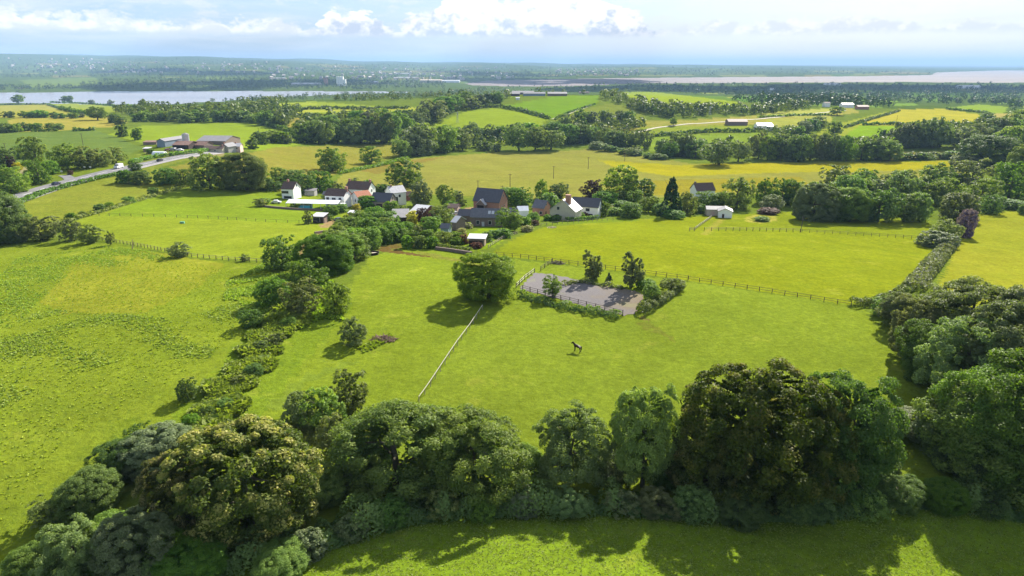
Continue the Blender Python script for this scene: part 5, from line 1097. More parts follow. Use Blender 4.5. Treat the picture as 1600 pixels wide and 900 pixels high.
# ---------------------------------------------------------------- buildings
MT = dict(
 white=material('white_render', (.86, .85, .82), .85, .08, .8), cream=material('cream_render', (.52, .47, .36), .9, .12, .8),
 grey=material('grey_render', (.40, .38, .36), .9, .12, .8), pink=material('pink_render', (.58, .42, .38), .9, .1, .8),
 brick=material('red_brick', (.36, .19, .14), .9, .25, 3, stripes=(9, .25, 'Z')), stone=material('rubble_stone', (.20, .15, .13), .95, .35, 2.5, bump=.4),
 palestone=material('pale_stone', (.42, .33, .27), .95, .3, 2.5, bump=.4),
 slate=material('slate_roof', (.13, .13, .145), .55, .3, 1.5, spec=.5, stripes=(3.2, .3, 'Z')), darkslate=material('dark_slate_roof', (.075, .075, .09), .5, .25, 1.5, spec=.5, stripes=(3.2, .3, 'Z')),
 tile=material('brown_tile_roof', (.13, .085, .07), .8, .35, 1.6, stripes=(3, .3, 'Z')), orange=material('orange_tile_roof', (.44, .17, .09), .8, .2, 1.6, stripes=(3, .3, 'Z')),
 rust=material('rusty_sheet_roof', (.22, .13, .10), .7, .3, .6, stripes=(1.6, .25, 'X')), greyroof=material('grey_sheet_roof', (.24, .23, .24), .6, .2, .5, stripes=(1.6, .25, 'X')),
 pale=material('pale_sheet_roof', (.58, .58, .60), .5, .1, .5, stripes=(1.3, .4, 'X')), paleslate=material('pale_slate_roof', (.46, .45, .47), .5, .2, 1.2, spec=.5, stripes=(3, .25, 'Z')),
 bluegrey=material('blue_grey_cladding', (.22, .27, .34), .6, .15, .4, stripes=(1.4, .2, 'X')), darkwood=material('dark_timber', (.055, .035, .03), .85, .35, 3, stripes=(4, .4, 'Z')),
 redwood=material('red_brown_timber', (.16, .06, .05), .85, .3, 3, stripes=(4, .4, 'Z')), wood=material('weathered_timber', (.27, .20, .15), .9, .3, 3, bump=.3), palewood=material('pale_timber', (.55, .47, .38), .9, .2, 3),
 glass=material('window_glass', (.03, .035, .045), .12, .2, 2, spec=.6), frame=material('window_frame', (.6, .58, .56), .6, .1, 3), black=material('opening_shade_and_black', (.018, .016, .015), .9, .3, 2),  # black serves as painted shade of doorways and for plain black parts
 tarp=material('white_plastic', (.78, .80, .82), .45, .08, .7), concrete=material('concrete', (.38, .36, .34), .9, .2, .8), blueshed=material('blue_green_boards', (.26, .34, .36), .8, .2, 2, stripes=(3, .3, 'Z')),
 metal=material('galvanised_steel', (.5, .5, .52), .4, .15, 1, metal=.6), water=material('pool_water', (.10, .50, .62), .1, .1, .4, spec=.5), greentarp=material('green_net', (.16, .40, .26), .8, .2, 1),
)
HB = 'houses and outbuildings of the hamlet'
FB = 'farm buildings across the road'
def frame_of(pa, pb=None, Lm=None, rot=None):
    A = G(*pa)
    if pb is not None:
        B = G(*pb); d = B[:2] - A[:2]; L = np.hypot(*d); an = math.atan2(d[1], d[0])
    else: an = R(rot); L = Lm
    return A, L, an
def gable_prism(b, L, D, h, rise, z0=-1.2):
    v = [(0, 0, z0), (L, 0, z0), (L, D, z0), (0, D, z0), (0, 0, h), (L, 0, h), (L, D, h), (0, D, h), (0, D / 2, h + rise), (L, D / 2, h + rise)]
    return b.add(v, [(3, 2, 1, 0), (0, 1, 5, 4), (1, 2, 6, 9, 5), (2, 3, 7, 6), (3, 0, 4, 8, 7), (4, 5, 9, 8), (8, 9, 6, 7)])
def roof_slabs(b, L, D, h, rise, ov=.35, th=.16):
    """two slabs meeting at the ridge, laid over the wall heads"""
    s = rise / (D / 2); up = .05
    for y0, y1, za, zb in ((-ov, D / 2, h - ov * s + up, h + rise + up), (D + ov, D / 2, h - ov * s + up, h + rise + up)):
        v = [(-ov, y0, za), (L + ov, y0, za), (L + ov, y1, zb), (-ov, y1, zb), (-ov, y0, za + th), (L + ov, y0, za + th), (L + ov, y1, zb + th), (-ov, y1, zb + th)]
        f = [(3, 2, 1, 0), (4, 5, 6, 7), (0, 1, 5, 4), (1, 2, 6, 5), (2, 3, 7, 6), (3, 0, 4, 7)]
        b.add(v, f if y0 < y1 else [tuple(reversed(g)) for g in f])
    return b
def house(name, label, cat, pa, Lpx, rot, D, h, rise, wall, roof, group=HB, win=(), chim=(), door=(), turn=False, ov=.35, lights=(), mono=False, chimmat='brick', doormat='darkwood', zoff=0.0):
    """front wall runs from photo point pa; rot > 0 swings its far end away from the camera. turn: ridge at right angles to the front"""
    if group == FB: h *= .8; rise *= .7; win = [(f, u, z * .8, w_, q * .8) for f, u, z, w_, q in win]
    if group == HB: h *= 1.12; rise *= .96; win = [(f, u, z * 1.12, w_ * 1.1, q * 1.1) for f, u, z, w_, q in win]
    A = G(*pa); L = Lpx * depth_of(A) / FPX / max(.3, math.cos(R(rot)))
    ca, sa = math.cos(R(rot)), math.sin(R(rot))
    cs = [A[:2] + np.array([ca * x - sa * y, sa * x + ca * y]) for x in (0, L) for y in (0, D)]
    zb = float(np.mean([H0(*c) for c in cs]))
    root = empty(name, (A[0], A[1], zb + zoff), R(rot), label, cat, group)
    b = MB(); rb = MB()
    if mono:
        hb = h + rise
        b.add([(0, 0, -1.2), (L, 0, -1.2), (L, D, -1.2), (0, D, -1.2), (0, 0, h), (L, 0, h), (L, D, hb), (0, D, hb)], [(3, 2, 1, 0), (4, 5, 6, 7), (0, 1, 5, 4), (1, 2, 6, 5), (2, 3, 7, 6), (3, 0, 4, 7)])
        s = rise / D; z0, z1 = h - ov * s + .04, hb + ov * s + .04
        rb.add([(-ov, -ov, z0), (L + ov, -ov, z0), (L + ov, D + ov, z1), (-ov, D + ov, z1), (-ov, -ov, z0 + .15), (L + ov, -ov, z0 + .15), (L + ov, D + ov, z1 + .15), (-ov, D + ov, z1 + .15)],
               [(3, 2, 1, 0), (4, 5, 6, 7), (0, 1, 5, 4), (1, 2, 6, 5), (2, 3, 7, 6), (3, 0, 4, 7)])
    elif turn:
        gable_prism(b, D, L, h, rise); roof_slabs(rb, D, L, h, rise, ov)
        for m in (b, rb): m.v = [(L - y, x, z) for x, y, z in m.v]
    else:
        gable_prism(b, L, D, h, rise); roof_slabs(rb, L, D, h, rise, ov)
    b.build('wall', MT[wall], root)
    ro = rb.build('roof', MT[roof], root)
    def on_face(face, u, z, w_, hh, out, th=.10):
        if face == 'f': x = u * L; return (x - w_ / 2, x + w_ / 2, -out, -out + th, z, z + hh)
        if face == 'r': y = u * D; return (L + out - th, L + out, y - w_ / 2, y + w_ / 2, z, z + hh)
        y = u * D; return (-out, -out + th, y - w_ / 2, y + w_ / 2, z, z + hh)
    for face, u, z, w_, hh in win:
        o = MB().box(*on_face(face, u, z - .08, w_ + .2, hh + .16, .06, .12)).build('window', MT['frame'], root)
        MB().box(*on_face(face, u, z, w_, hh, .085, .05)).build('pane', MT['glass'], o)
    for face, u, w_, hh in door:
        MB().box(*on_face(face, u, -.1, w_, hh + .1, .05, .12)).build('door', MT[doormat], root)  # with black doormat, a flat panel coloured as the shade inside an opening
    for u, v, w_, hh in chim:      # u along the ridge, v across
        x, y = (u * L, v * D)
        zr = h + (rise * (1 - abs(2 * v - 1)) if not turn else rise * (1 - abs(2 * u - 1)))
        c = MB().box(x - w_ / 2, x + w_ / 2, y - w_ / 2, y + w_ / 2, zr - 1.2, zr + hh).build('chimney', MT[chimmat], ro)
    for u, v in lights:            # skylights lying in the front slope
        y = v * D / 2; z = h + rise * v; s = rise / (D / 2); x = u * L
        MB().add([(x - .5, y - .6, z - .6 * s + .26), (x + .5, y - .6, z - .6 * s + .26), (x + .5, y + .6, z + .6 * s + .26), (x - .5, y + .6, z + .6 * s + .26)], [(0, 1, 2, 3)]).build('skylight', MT['pale'], ro)
    return root, L
W2 = [('f', u, z, 1.1, 1.2) for u in (.15, .4, .62, .85) for z in (3.1,)]
# the inn end of the hamlet
house('inn', 'white inn with dark brown roof and gable, beside the pool canopy', 'inn', (441, 310), 19, -10, 8, 4.6, 2.9, 'white', 'tile', win=[('f', .3, 2.6, 3.2, 1.1), ('r', .5, 5.2, .8, 1.0), ('f', .5, .4, 3.6, 1.1)], chim=[(.3, .5, .9, 1.2)])
house('long_house', 'long white house with dark tiled roof, stone lean-to below', 'house', (509, 323), 31, -14, 7.5, 5.0, 2.6, 'white', 'tile', win=[('f', .14, 3.0, 1.2, 1.3), ('f', .42, 3.1, .8, 1.1), ('f', .52, 3.1, .8, 1.1), ('f', .8, 3.0, 1.2, 1.3), ('f', .18, .6, 1.3, 1.2), ('f', .75, .6, 1.3, 1.2)], chim=[(.97, .5, 1.1, 1.3)], door=[('f', .6, 1.1, 2.1)])
house('brown_farmhouse', 'white gabled house with long weathered brown tile roof, behind the orange roof', 'house', (541, 309), 37, -16, 8, 4.8, 3.4, 'white', 'tile', chim=[(.03, .5, .9, 1.2), (.95, .5, 1.0, 1.3)], win=[('r', .5, 3.4, .9, 1.1)])
house('orange_roofed_house', 'white house with bright orange tile roof turned corner on', 'house', (560, 324), 18, 38, 6.5, 4.6, 2.0, 'white', 'orange', win=[('f', .3, 2.7, 1.0, 1.1), ('f', .55, 2.7, 1.0, 1.1), ('f', .82, 2.7, 1.0, 1.1), ('l', .4, 2.2, 1.0, 1.2)])
house('slate_barn', 'low stone barn under a near black slate roof between white houses', 'barn', (580, 325), 30, -14, 8, 3.2, 3.4, 'palestone', 'darkslate', door=[('f', .45, 3.0, 2.5)], win=[('r', .45, 3.6, .8, 1.2)])
house('grey_roofed_house', 'tall white house with pale grey roof below the large oak', 'house', (613, 321), 20, 34, 7.5, 5.6, 2.6, 'white', 'paleslate', win=[('f', .55, 3.6, .9, 1.1), ('f', .3, .3, 1.5, 3.6)], chim=[(.2, .5, .7, .9)])
house('brick_shed', 'small red brown shed beside the tall white house', 'shed', (634, 314), 8, 10, 4, 2.6, 1.6, 'redwood', 'rust')
house('timber_cabin', 'dark timber cabin with white flat sloping roof by the pink drive', 'cabin', (489, 348), 17, -10, 4.2, 2.5, .5, 'darkwood', 'pale', mono=True, win=[('f', .3, 1.0, 1.6, 1.1), ('f', .55, .6, 1.0, 1.6)], door=[('r', .5, 2.2, 1.9)], doormat='wood', ov=.4)
house('garden_hut', 'tiny hut with pale roof half hidden beside the lane trees', 'hut', (545, 342), 9, -6, 3, 2.2, .4, 'wood', 'pale', mono=True)
# stables, sheds
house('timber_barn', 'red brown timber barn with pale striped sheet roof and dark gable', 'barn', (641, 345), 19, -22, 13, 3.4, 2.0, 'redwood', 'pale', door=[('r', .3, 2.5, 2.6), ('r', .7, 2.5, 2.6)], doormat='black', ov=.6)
house('grey_roofed_stable', 'low dark stable with smooth grey sloping roof, in front of the timber barn', 'stable', (613, 349), 24, 6, 8, 2.2, 1.6, 'darkwood', 'greyroof', mono=True, ov=.4)
house('stone_shed', 'small stone shed with white roof at the slate cottage end', 'shed', (706, 360), 7, -30, 6, 3.0, 1.6, 'stone', 'pale', turn=False)
house('blue_shed', 'little blue green garden shed among flowering bushes', 'shed', (689, 366), 12, -16, 3, 2.1, 1.2, 'blueshed', 'slate')
house('open_shelter', 'open fronted timber shelter with flat white roof on the lawn corner', 'shelter', (733, 385), 24, -6, 3.6, 2.3, .35, 'wood', 'pale', mono=True, door=[('f', .45, 4.2, 1.9)], doormat='black', ov=.5)  # black panel painted as the shade inside the open front
# barn and cottage
bn, bl = house('brick_barn', 'big brick barn with black slate roof and gabled porch', 'barn', (740, 330), 40, -24, 9, 4.6, 5.0, 'brick', 'darkslate', win=[('r', .5, 6.2, .5, .9), ('r', .35, 2.0, .4, .8), ('r', .65, 2.0, .4, .8)])
pb = gable_prism(MB(), 3.0, 4.2, 4.0, 2.0); pb.v = [(4.6 - y + bl * .16, x - 2.0, z) for x, y, z in pb.v]; pb.build('porch', MT['stone'], bn)
pr = roof_slabs(MB(), 4.2, 4.2, 4.0, 2.0, .3); pr.v = [(4.6 - y + bl * .16, x - 2.0, z) for x, y, z in pr.v]; pr.build('porch_roof', MT['paleslate'], bn)
MB().box(bl * .16 + .9, bl * .16 + 4.1, -2.06, -1.94, -.1, 3.6).build('porch_opening_shade', MT['black'], bn)  # dark sheet coloured as the shade within the porch opening
house('slate_cottage', 'long low stone cottage with slate roof and skylights facing the lawn', 'cottage', (736, 353), 54, -7, 6.5, 3.4, 2.7, 'stone', 'slate', lights=[(.52, .5), (.62, .5), (.86, .5)], win=[('f', .2, 1.0, 1.0, 1.2), ('f', .55, 1.0, 1.0, 1.2), ('f', .75, 1.0, 1.0, 1.2), ('f', .9, 1.0, 1.0, 1.2)], door=[('f', .35, 1.0, 2.0)], doormat='pale')
house('slate_wing', 'low dark slate roofed wing adjoining the long stone cottage', 'outbuilding', (716, 346), 20, -8, 6, 2.4, 2.0, 'stone', 'darkslate')
house('small_cottage', 'small brick cottage with slate roof and red brick gable', 'cottage', (832, 336), 17, -28, 6.5, 3.4, 2.8, 'brick', 'slate', win=[('r', .4, 4.0, .6, .9), ('f', .75, 1.0, 1.0, 1.1)], door=[('r', .35, 1.0, 2.0)])
house('garden_tunnel', 'white plastic covered garden tunnel beside the small brick cottage', 'greenhouse', (809, 338), 17, 6, 5, 2.2, 1.6, 'tarp', 'tarp', ov=.1)
c1, cl = house('cottage_range', 'white cottage with long slate roof and white end gable', 'cottage', (892, 338), 40, -20, 7, 4.4, 3.2, 'white', 'darkslate', win=[('f', .62, 2.7, 1.5, 1.1), ('f', .3, 2.8, .9, .8), ('f', .72, .5, 1.8, 1.2)], lights=[])
house('cottage_wing', 'cream gabled cottage wing with pale slates and tall brick chimney', 'cottage', (859, 342), 38, -24, 8, 3.8, 4.6, 'cream', 'paleslate', turn=True, win=[('f', .3, 1.2, 1.5, 1.2), ('f', .33, 4.1, 1.0, 1.1)], chim=[(.66, .22, 1.9, 3.4), (.4, .98, .8, 1.8)])
house('hidden_house', 'white gabled house with brown roof half hidden by shrubs at the crop edge', 'house', (1088, 312), 30, 12, 8, 4.4, 3.4, 'white', 'tile', chim=[(.06, .5, .8, 1.0)], chimmat='stone')
house('field_stable', 'pale field stable with felted roof and a pinkish door, on the paddock top', 'stable', (1104, 337), 24, -6, 5, 2.6, 1.0, 'palewood', 'greyroof', door=[('f', .38, 1.6, 2.2)], doormat='pink')
house('stable_wing', 'whitish gable fronted wing of the field stable, facing the paddock', 'stable', (1122, 340), 20, -14, 6, 2.6, 1.3, 'white', 'greyroof', turn=True, door=[('f', .35, .9, 1.8)], doormat='darkwood')

# inn terrace: canopy over the pool
P = G(447, 325); k = depth_of(P) / FPX
root = empty('pool_canopy', tuple(P), R(-6), 'long white canopy roof on posts beside the blue pool', 'canopy', None)
cv = MB(); n = 9; Lc = 84 * k
for i in range(n):
    x0, x1 = Lc * i / n, Lc * (i + 1) / n
    cv.add([(x0, 0, 2.3), (x1, 0, 2.3), (x1, 4, 3.3), (x0, 4, 3.3), (x0, 8, 2.3), (x1, 8, 2.3), (x0, 0, 2.2), (x1, 0, 2.2), (x1, 4, 3.2), (x0, 4, 3.2), (x0, 8, 2.2), (x1, 8, 2.2)],
           [(0, 1, 2, 3), (3, 2, 5, 4), (7, 6, 9, 8), (8, 9, 10, 11), (0, 6, 7, 1), (4, 5, 11, 10)])
cv.build('canopy_roof', MT['tarp'], root)
for i in range(7): MB().box(Lc * i / 6 - .08, Lc * i / 6 + .08, .1, .26, -.5, 2.25).build('post', MT['frame'], root)
P2 = G(466, 326); pw = MB().box(0, 19 * k, 0, 3.4, -.4, 1.5).build('swimming_pool', MT['water']); pw.location = tuple(P2); pw.rotation_euler = (0, 0, R(-6))
tag(pw, 'bright blue swimming pool with raised side, under the canopy edge', 'pool')
MB().box(-.1, 19 * k + .1, -.12, 3.5, 1.5, 1.62).build('coping', MT['concrete'], pw)
def wall_line(name, label, pts, h, th, mat, cat='wall'):
    Q = cast(*dense(pts, False, 5).T); o0 = Q[0].copy(); b = MB()
    for p, q in zip(Q[:-1], Q[1:]):
        b.add([tuple(np.array(v) - o0) for v in _wallbox(p, q, h, th)], [(3, 2, 1, 0), (4, 5, 6, 7), (0, 1, 5, 4), (1, 2, 6, 5), (2, 3, 7, 6), (3, 0, 4, 7)])
    o = b.build(name, MT[mat]); o.location = tuple(o0); return tag(o, label, cat)
def _wallbox(p, q, h, th):
    d = q[:2] - p[:2]; L = max(np.hypot(*d), 1e-6); nx, ny = -d[1] / L * th / 2, d[0] / L * th / 2
    r = []
    for dz in (-.6, h):
        r += [(p[0] - nx, p[1] - ny, p[2] + dz), (q[0] - nx, q[1] - ny, q[2] + dz), (q[0] + nx, q[1] + ny, q[2] + dz), (p[0] + nx, p[1] + ny, p[2] + dz)]
    return r
wall_line('terrace_wall', 'dark stone terrace wall below the inn, curving along the paddock', [(402, 322), (425, 325), (460, 328), (490, 329), (510, 330), (517, 323)], .9, .5, 'stone')
wall_line('garden_wall', 'low grey stone garden wall under the trimmed hedge at the paddock top', [(681, 390), (705, 393), (737, 398)], .9, .5, 'stone')
wall_line('yard_wall', 'short dark retaining wall curving round the pink earth track', [(492, 366), (505, 364), (519, 365), (521, 367)], .9, .5, 'stone')
house('pool_house', 'low pinkish pool terrace hut beyond the canopy', 'hut', (476, 305), 16, -8, 3.5, 2.3, .5, 'grey', 'greyroof', mono=True)

house('terrace_shelter', 'small slate roofed shelter at the back of the inn terrace', 'shelter', (505, 311), 12, -8, 4, 2.2, 1.2, 'wood', 'slate')
house('glass_lean_to', 'low white lean-to against the front of the long house', 'lean-to', (527, 328), 10, -12, 2.2, 1.9, .5, 'white', 'tarp', mono=True)
house('yard_garage', 'low pale walled garage behind the gravel yard', 'garage', (700, 333), 15, -10, 5, 2.4, 1.2, 'palestone', 'tile')
house('cottage_extension', 'low white extension at the back of the long slate cottage', 'outbuilding', (795, 343), 10, -12, 5, 2.6, 1.6, 'white', 'slate')
# the farm across the road
house('blue_barn', 'blue grey clad barn with dark roof at the yard end', 'barn', (246, 230), 14, -12, 24, 5.5, 2.2, 'bluegrey', 'greyroof', FB, turn=True)
house('pale_clad_barn', 'barn with long pale blue sheeted side under a dark roof', 'barn', (259, 228), 25, 30, 14, 4.2, 1.6, 'bluegrey', 'slate', FB)
house('rust_roofed_barn', 'open barn with rusty brown roof in the middle of the farmyard', 'barn', (270, 232), 26, -6, 14, 3.4, 2.8, 'darkwood', 'rust', FB, door=[('f', .3, 4, 2.6), ('f', .7, 4, 2.6)], doormat='black')  # dark panels give the shade of the open bays by colour
house('rust_gabled_barn', 'smaller rusty roofed barn with dark gable beside the pale cottages', 'barn', (297, 231), 24, -10, 11, 3.2, 2.8, 'stone', 'rust', FB)
house('grey_barn', 'widest farm barn with big grey roof at the back of the yard', 'barn', (308, 224), 46, -5, 24, 4.2, 4.0, 'stone', 'greyroof', FB)
house('farm_cottages', 'low cream farm cottages with brown roofs at the farmyard front', 'cottage', (318, 236), 30, 0, 7, 2.8, 2.2, 'cream', 'tile', FB, win=[('f', .2, .9, 1, 1), ('f', .6, .9, 1, 1)], chim=[(.9, .5, .8, 1.0)])
house('grey_farmhouse', 'grey gabled farmhouse end with twin chimneys', 'house', (345, 237), 14, -18, 9, 5.0, 3.0, 'grey', 'slate', FB, turn=True, win=[('f', .35, 3, .9, 1.0)], chim=[(.5, .04, .9, 1.2)])
house('pink_farmhouse', 'pink washed farmhouse with pale roof at the end of the farm', 'house', (359, 237), 16, 6, 8, 5.0, 2.6, 'pink', 'paleslate', FB, win=[('f', .3, 3, 1, 1.1), ('f', .7, 3, 1, 1.1)], chim=[(.5, .5, .8, 1.0)], door=[('f', .5, 1.0, 2.0)])
house('farm_hut', 'small brown hut with white end beside the farm tent', 'hut', (224, 237), 9, 0, 4, 2.4, .6, 'wood', 'pale', FB, mono=True)
house('brown_lean_to', 'long low brown lean-to behind the farmyard hut', 'shed', (224, 227), 20, 4, 6, 2.4, .8, 'wood', 'rust', FB, mono=True)
P = G(292, 229); b = MB(); b.tube([P * 0 + np.array([0, 0, z]) for z in (-.5, 8.6)], [2.4, 2.4], 18); s = b.build('grain_silo', MT['metal'], smooth=False); s.location = tuple(P)
tag(s, 'round galvanised grain silo rising behind the farm roofs', 'silo')
b = MB(); b.tube([(0, 0, 8.6), (0, 0, 9.6)], [2.5, .3], 18); b.build('silo_cap', MT['greyroof'], s)
P = G(237, 243); rt = empty('farm_tent', tuple(P), R(-4), 'white plastic tunnel tent beside the farm hedge', 'tent')
b = MB(); Lt = 19 * depth_of(P) / FPX; st = 10
for e in range(2):
    pass
arc = [(2.6 * -math.cos(math.pi * i / st), 2.5 * math.sin(math.pi * i / st)) for i in range(st + 1)]
v = [(x, 2.6 + y, z - .1) for x in (0, Lt) for y, z in arc]
b.add(v, [(i, i + 1, st + 1 + i + 1, st + 1 + i) for i in range(st)] + [tuple(range(st, -1, -1)), tuple(range(st + 1, 2 * st + 2))]); b.build('cover', MT['tarp'], rt)
MB().box(-.06, .0, 2.0, 3.3, -.1, 1.9).build('door', MT['greyroof'], rt)
nt = MB().box(0, 17 * depth_of(P) / FPX, 0, 4, -.4, .5).build('netting_cover', MT['greentarp']); nt.location = tuple(G(205, 250)); tag(nt, 'flat green netting cover on the verge before the farm', 'netting')

# far farms, works and the town over the water
FF = 'far sheds on the hill farm'
for (x, y, Lp, D, h, r_, wl, rf, lab) in [
 (776, 151, 36, 14, 4, -2, 'darkwood', 'greyroof', 'first long grey hill farm shed from the left'), (800, 148, 34, 16, 4, -2, 'stone', 'greyroof', 'second long grey hill farm shed, set behind the first'),
 (818, 150, 34, 14, 4, 2, 'bluegrey', 'slate', 'third hill farm shed, dark roofed'), (856, 150, 30, 16, 4, 0, 'stone', 'greyroof', 'fourth hill farm shed, nearest the hilltop trees'),
 (905, 146, 16, 12, 4, 4, 'brick', 'tile', 'small brown farmhouse at the hilltop'), (806, 156, 6, 6, 3, 0, 'white', 'pale', 'tiny white shed below the hill farm')]:
    house('farm_shed', lab, 'shed', (x, y), Lp, r_, D, h, D * .16, wl, rf, FF)
for (x, y, Lp, D, h, r_, wl, rf, lab) in [
 (1288, 167, 9, 9, 6, 0, 'white', 'tile', 'white far house with brown roof among the plain trees'), (1316, 168, 18, 12, 5, 0, 'white', 'darkslate', 'white far barn with black roof'), (1340, 171, 17, 12, 4, -4, 'brick', 'rust', 'brown far barn beside the white and black one'),
 (1138, 196, 30, 14, 4, 0, 'stone', 'rust', 'long brown shed on the far track'), (1184, 201, 24, 14, 3, 0, 'white', 'pale', 'long white glasshouse roof by the far track'), (1198, 204, 10, 8, 4, 0, 'white', 'pale', 'low white building before the far barns'),
 (1204, 141, 8, 10, 8, 0, 'white', 'slate', 'tiny white house alone in the dark plain'), (1500, 138, 34, 40, 7, 0, 'tarp', 'pale', 'long pale works roof in the wooded plain by the mud'), (1290, 133, 24, 30, 6, 0, 'white', 'pale', 'pale buildings at the estuary edge'),
 (27, 139, 8, 9, 5, 0, 'cream', 'tile', 'small far house on the opposite river bank')]:
    house('distant_building', lab, 'building', (x, y), Lp, r_, D, h, D * .18, wl, rf, 'distant buildings')
for (x, y, Lp, D, h, wl, rf, lab) in [
 (656, 129, 34, 70, 14, 'cream', 'palewood', 'long cream warehouse across the river'), (688, 129, 30, 60, 11, 'tarp', 'pale', 'long white warehouse roof across the river'), (455, 133, 44, 50, 8, 'grey', 'pale', 'low grey factory across the river'),
 (620, 123, 32, 40, 8, 'cream', 'pale', 'pale sheds row beyond the warehouses'), (572, 130, 18, 30, 8, 'grey', 'pale', 'small pale factory by the towers'), (618, 116, 22, 40, 8, 'cream', 'pale', 'distant cream shed above the warehouses'), (420, 124, 26, 30, 8, 'cream', 'pale', 'pale terrace roofs in the far town')]:
    house('warehouse', lab, 'warehouse', (x, y), Lp, 0, D, h, 4, wl, rf, 'works across the river')
def tower(px, py, wpx, hpx, mat, label, n=1, name='works_tower'):
    P = G(px, py); k = depth_of(P) / FPX; wd = wpx * k / n; b = MB(); hh = hpx * k
    for i in range(n): b.box(i * wd, (i + .86) * wd, 0, wd * 1.2, -3, hh * (1 if i < 3 else .7))
    o = b.build(name, MT[mat]); o.location = tuple(P); return tag(o, label, 'tower')
tower(506, 133, 6, 11, 'brick', 'square brown works tower across the river')
tower(526, 134, 15, 14, 'white', 'group of white silo towers across the river', 4, 'silo_block')
# speckle of far roofs that read as one town
rg = np.random.default_rng(5); b = MB()
for (x0, x1, y0, y1, n) in [(60, 420, 97, 116, 110), (420, 800, 104, 126, 150), (860, 1000, 108, 119, 60), (0, 200, 92, 108, 30)]:
    Pt = cast(rg.uniform(x0, x1, n), rg.uniform(y0, y1, n))
    for p in Pt:
        if is_water(np.array([p[0]]), np.array([p[1]]))[0]: continue
        a = rg.random() * 3; L, D, h = rg.uniform(14, 40), rg.uniform(10, 16), rg.uniform(9, 15); m = roof_slabs(gable_prism(MB(), L, D, h, 4), L, D, h, 4)
        m.v = [(x * math.cos(a) - y * math.sin(a) + p[0], x * math.sin(a) + y * math.cos(a) + p[1], z + p[2] + 3) for x, y, z in m.v]; b.add(m.v, m.f)
tag(b.build('far_town', material('far_town_walls', (.52, .46, .42), .8, .3, .02, obj=False)), kind='stuff')

# ---------------------------------------------------------------- riding arena
AR = [(808, 451), (834, 426), (862, 428), (905, 437), (960, 447), (1000, 456), (1010, 462), (995, 492), (974, 494), (940, 487), (880, 471)]
axy = cast(*dense(AR, True, 14).T)
sandm = bpy.data.materials.new('arena_sand'); sandm.use_nodes = True; t = NT(sandm.node_tree); t.n.clear()
pos = t.node('ShaderNodeNewGeometry').outputs['Position']
a1 = t.node('ShaderNodeTexNoise', {'Vector': pos, 'Scale': .16, 'Detail': 5.0}).outputs[0]; a2 = t.node('ShaderNodeTexNoise', {'Vector': pos, 'Scale': 2.6, 'Detail': 5.0, 'Roughness': .8}).outputs[0]
sx = t.node('ShaderNodeSeparateXYZ', {0: pos}).outputs[0]
wd = t.remap(t.math('ADD', t.math('MULTIPLY', sx, .09), t.math('MULTIPLY', a1, 4.0)), 3.4, 5.0, 0, .85, True)
c = t.mix(t.remap(a2, .3, .7), (.125, .114, .114), (.205, .188, .186)); c = t.mix(wd, c, (.20, .155, .09))
rv = t.node('ShaderNodeTexWave', {'Vector': t.node('ShaderNodeMapping', {'Vector': pos, 'Rotation': (0, 0, R(28))}).outputs[0], 'Scale': .45, 'Distortion': 2.5, 'Detail': 3.0}, bands_direction='Y').outputs[0]
c = t.mix(t.remap(rv, .3, .8, 0, .22), c, (.10, .09, .095))      # harrow lines
c = t.mix(t.remap(a1, .58, .66, 0, .3, True), c, (.22, .24, .10))
pp = t.node('ShaderNodeBsdfPrincipled', {'Base Color': c, 'Roughness': .95, 'Specular IOR Level': .1}); t.l.new(t.node('ShaderNodeBump', {'Height': a2, 'Strength': .5, 'Distance': .12}).outputs[0], pp.inputs['Normal'])
t.l.new(pp.outputs[0], t.node('ShaderNodeOutputMaterial').inputs[0])
import bmesh
from mathutils import geometry
# a grid cut to the arena outline so the surface follows the ground
lo, hi_ = axy[:, :2].min(0), axy[:, :2].max(0); bm = bmesh.new(); st = .8
vs = {}
nx_, ny_ = int((hi_[0] - lo[0]) / st) + 2, int((hi_[1] - lo[1]) / st) + 2
X, Y = np.meshgrid(lo[0] + np.arange(nx_) * st, lo[1] + np.arange(ny_) * st, indexing='ij'); Z = H0(X, Y) + .05
M_ = inside(X + .25 * np.sin(Y * 2.1), Y + .25 * np.sin(X * 1.7), axy[:, :2])
b = MB(); idx = -np.ones(X.shape, int)
for i, j in zip(*np.where(M_)): idx[i, j] = len(b.v); b.v.append((X[i, j], Y[i, j], Z[i, j]))
for i in range(nx_ - 1):
    for j in range(ny_ - 1):
        q = [idx[i, j], idx[i + 1, j], idx[i + 1, j + 1], idx[i, j + 1]]; q = [k for k in q if k >= 0]
        if len(q) >= 3: b.f.append(tuple(q))
tag(b.build('riding_arena', sandm), 'grey sand riding arena with brown weedy end, fenced in the paddock', 'arena')

